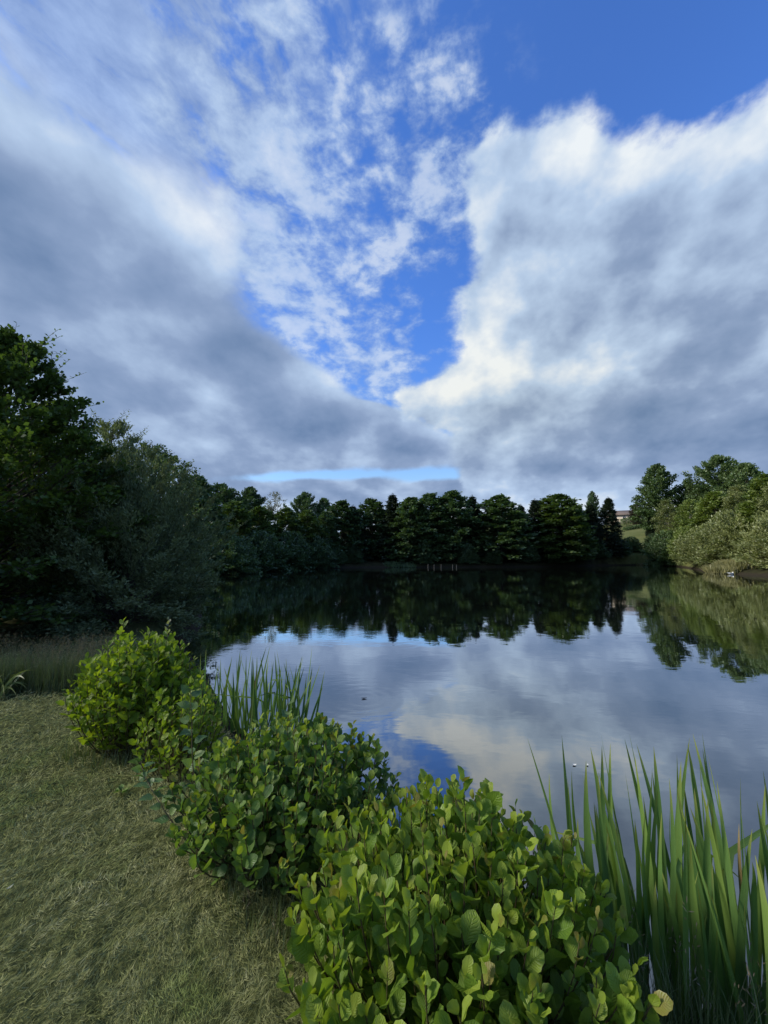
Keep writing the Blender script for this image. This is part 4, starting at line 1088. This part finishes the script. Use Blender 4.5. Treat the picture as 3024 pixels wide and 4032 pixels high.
# ------------------------------------------------------------------ long grass by the left edge
def arcs(geo, g, P, L, W, lean, n_seg=5, sag=0.5, t=(0, 1)):
    n = len(P); az = g.uniform(0, 6.28, n)
    o = np.stack([np.cos(az), np.sin(az), np.zeros(n)], -1)
    s = np.linspace(0, 1, n_seg + 1)
    out_ = (lean * g.uniform(0.2, 1.2, n))[:, None]
    ctr = np.stack([P + o * (out_ * q + sag * out_ * q ** 3) * L[:, None] + np.array([0, 0, 1.0]) * (q - 0.35 * sag * out_ * q ** 3) * L[:, None] for q in s], 1)
    sd = unit(np.cross(o, [0, 0, 1.0]) + g.normal(0, 0.4, (n, 3)))[:, None]
    w = (W[:, None] * np.interp(s, [0, 0.5, 1], [1, 0.7, 0.06])[None])[..., None]
    V = np.stack([ctr - sd * w / 2, ctr + sd * w / 2], 2)        # n, seg+1, 2, 3
    k = np.arange(n)[:, None] * (n_seg + 1) * 2 + np.arange(n_seg)[None] * 2
    F = np.stack([k, k + 1, k + 3, k + 2], -1).reshape(-1, 4)
    geo.add(V.reshape(-1, 3), F, np.repeat(g.uniform(t[0], t[1], n), (n_seg + 1) * 2))
    return ctr[:, -1]
M['long_grass'] = foliage_mat('long_grass', (0.050, 0.080, 0.030), (0.165, 0.20, 0.085), 0.25, 0.03)
M['seed_head'] = foliage_mat('purple_brown_seed_heads', (0.085, 0.075, 0.055), (0.19, 0.165, 0.12), 0.2, 0.0)
def long_grass(name, cx, cy, rx, ry, n, H, label, seed, heads=0.2, rot=0.0):
    g = np.random.default_rng(seed)
    a, r = g.uniform(0, 6.28, n), np.sqrt(g.uniform(0, 1, n))
    ex, ey = rx * r * np.cos(a), ry * r * np.sin(a)
    ex, ey = ex * math.cos(rot) - ey * math.sin(rot), ex * math.sin(rot) + ey * math.cos(rot)
    zz = ground_z(cx + ex, cy + ey)
    root = empty(name, (cx, cy, 0), label, 'grass', 'clumps of long grass')
    P_ = np.stack([ex, ey, zz - 0.01], -1); geo = Geo()
    L = H * g.uniform(0.45, 1.0, n)
    arcs(geo, g, P_, L, g.uniform(0.003, 0.006, n), 0.28)
    tag(link('grass_blades', geo.mesh('grass_blades', M['long_grass']), root), kind='stuff')
    k = int(n * heads); geo = Geo(); sel = g.choice(n, k, False)
    tips = arcs(geo, g, P_[sel], H * g.uniform(0.85, 1.3, k), np.full(k, 0.0022), 0.22, sag=0.3)
    m_ = 9; tp = np.repeat(tips, m_, 0) - np.array([0, 0, 1.0]) * g.uniform(-0.02, 0.12, k * m_)[:, None] + g.normal(0, 0.008, (k * m_, 3))
    geo.blades(tp, unit(g.normal(0, 0.5, (k * m_, 3)) + [0, 0, 1]), unit(g.normal(0, 1, (k * m_, 3))), g.uniform(0.015, 0.03, k * m_), 0.004, g.uniform(0, 1, k * m_))
    tag(link('seed_heads', geo.mesh('seed_heads', M['seed_head']), root), kind='stuff')
long_grass('grass_clump', -3.75, 4.85, 0.55, 0.30, 2600, 0.50, 'long fine grass with purplish seed heads left of the rounded shrub', 61, 0.14)
long_grass('grass_clump', -4.75, 4.75, 0.60, 0.32, 2400, 0.52, 'long grass at the left edge where the lawn ends', 62, 0.10)
long_grass('grass_clump', -2.75, 5.0, 0.50, 0.30, 900, 0.30, 'short dark grass between the rounded shrub and the big willow bush', 63, 0.1)
long_grass('grass_clump', 0.18, 1.28, 0.50, 0.20, 700, 0.17, 'rough short grass at the foot of the bright alder shrub', 64, 0.03, -0.5)
long_grass('grass_clump', -0.62, 2.02, 0.45, 0.16, 700, 0.16, 'rough short grass at the foot of the darker alder shrub', 65, 0.03, -0.7)
long_grass('grass_clump', -2.05, 3.25, 0.55, 0.22, 700, 0.17, 'rough grass under the rounded shrub', 66, 0.02)
long_grass('grass_clump', 1.25, 1.62, 0.75, 0.18, 1000, 0.32, 'wet green grass at the foot of the tall irises', 67, 0.05, -0.45)

# strap-leaved plant at the left edge
root = empty('daylily', (-4.28, 4.5, 0.0), 'pale strap-leaved plant arching over the lawn at the left edge', 'plant'); c = np.array([-4.28, 4.5, 0.0])
g = np.random.default_rng(70)
for k in range(22):
    a = g.uniform(0, 6.28); L = g.uniform(0.25, 0.5); o = np.array([math.cos(a), math.sin(a), 0])
    b = c + np.append(g.normal(0, 0.04, 2), 0.0)
    blade(root, c, b, b + o * L * g.uniform(0.6, 1.0) + [0, 0, L * g.uniform(0.15, 0.7)], 0.022, o * -0.05 + [0, 0, 0.22], 'pale_blade', 700 + k)
# one pale blade bowed low in front of the tall irises
blade(r_, c_, (0.98, 1.36, 0.05), (1.26, 1.33, 0.10), 0.035, (0.0, 0.0, 0.10), 'pale_blade', 901)
# a dry blade snapped across the right-hand irises
blade(r2, c2, (2.02, 1.95, 0.12), (2.22, 1.83, 0.36), 0.022, (0.0, 0.0, 0.02), 'dry_blade', 902)

# pale scraps lying on the lawn
M['scrap'] = plain_mat('pale_dry_scrap', (0.42, 0.42, 0.30), None, 0.8)
for k, (x, y, L, lb) in enumerate([(-2.42, 2.42, 0.05, 'pale torn leaf on the lawn, nearest the left edge'), (-1.75, 1.98, 0.03, 'small pale scrap on the lawn right of the torn leaf'), (-1.42, 1.32, 0.03, 'pale scrap low on the lawn')]):
    o = floater('dry_scrap', x, y, L, L * 0.35, 'scrap', lb, 'scrap', 'pale scraps on the lawn', k * 1.3)
    o.location.z = float(ground_z(np.array([x]), np.array([y]))[0]) + 0.045
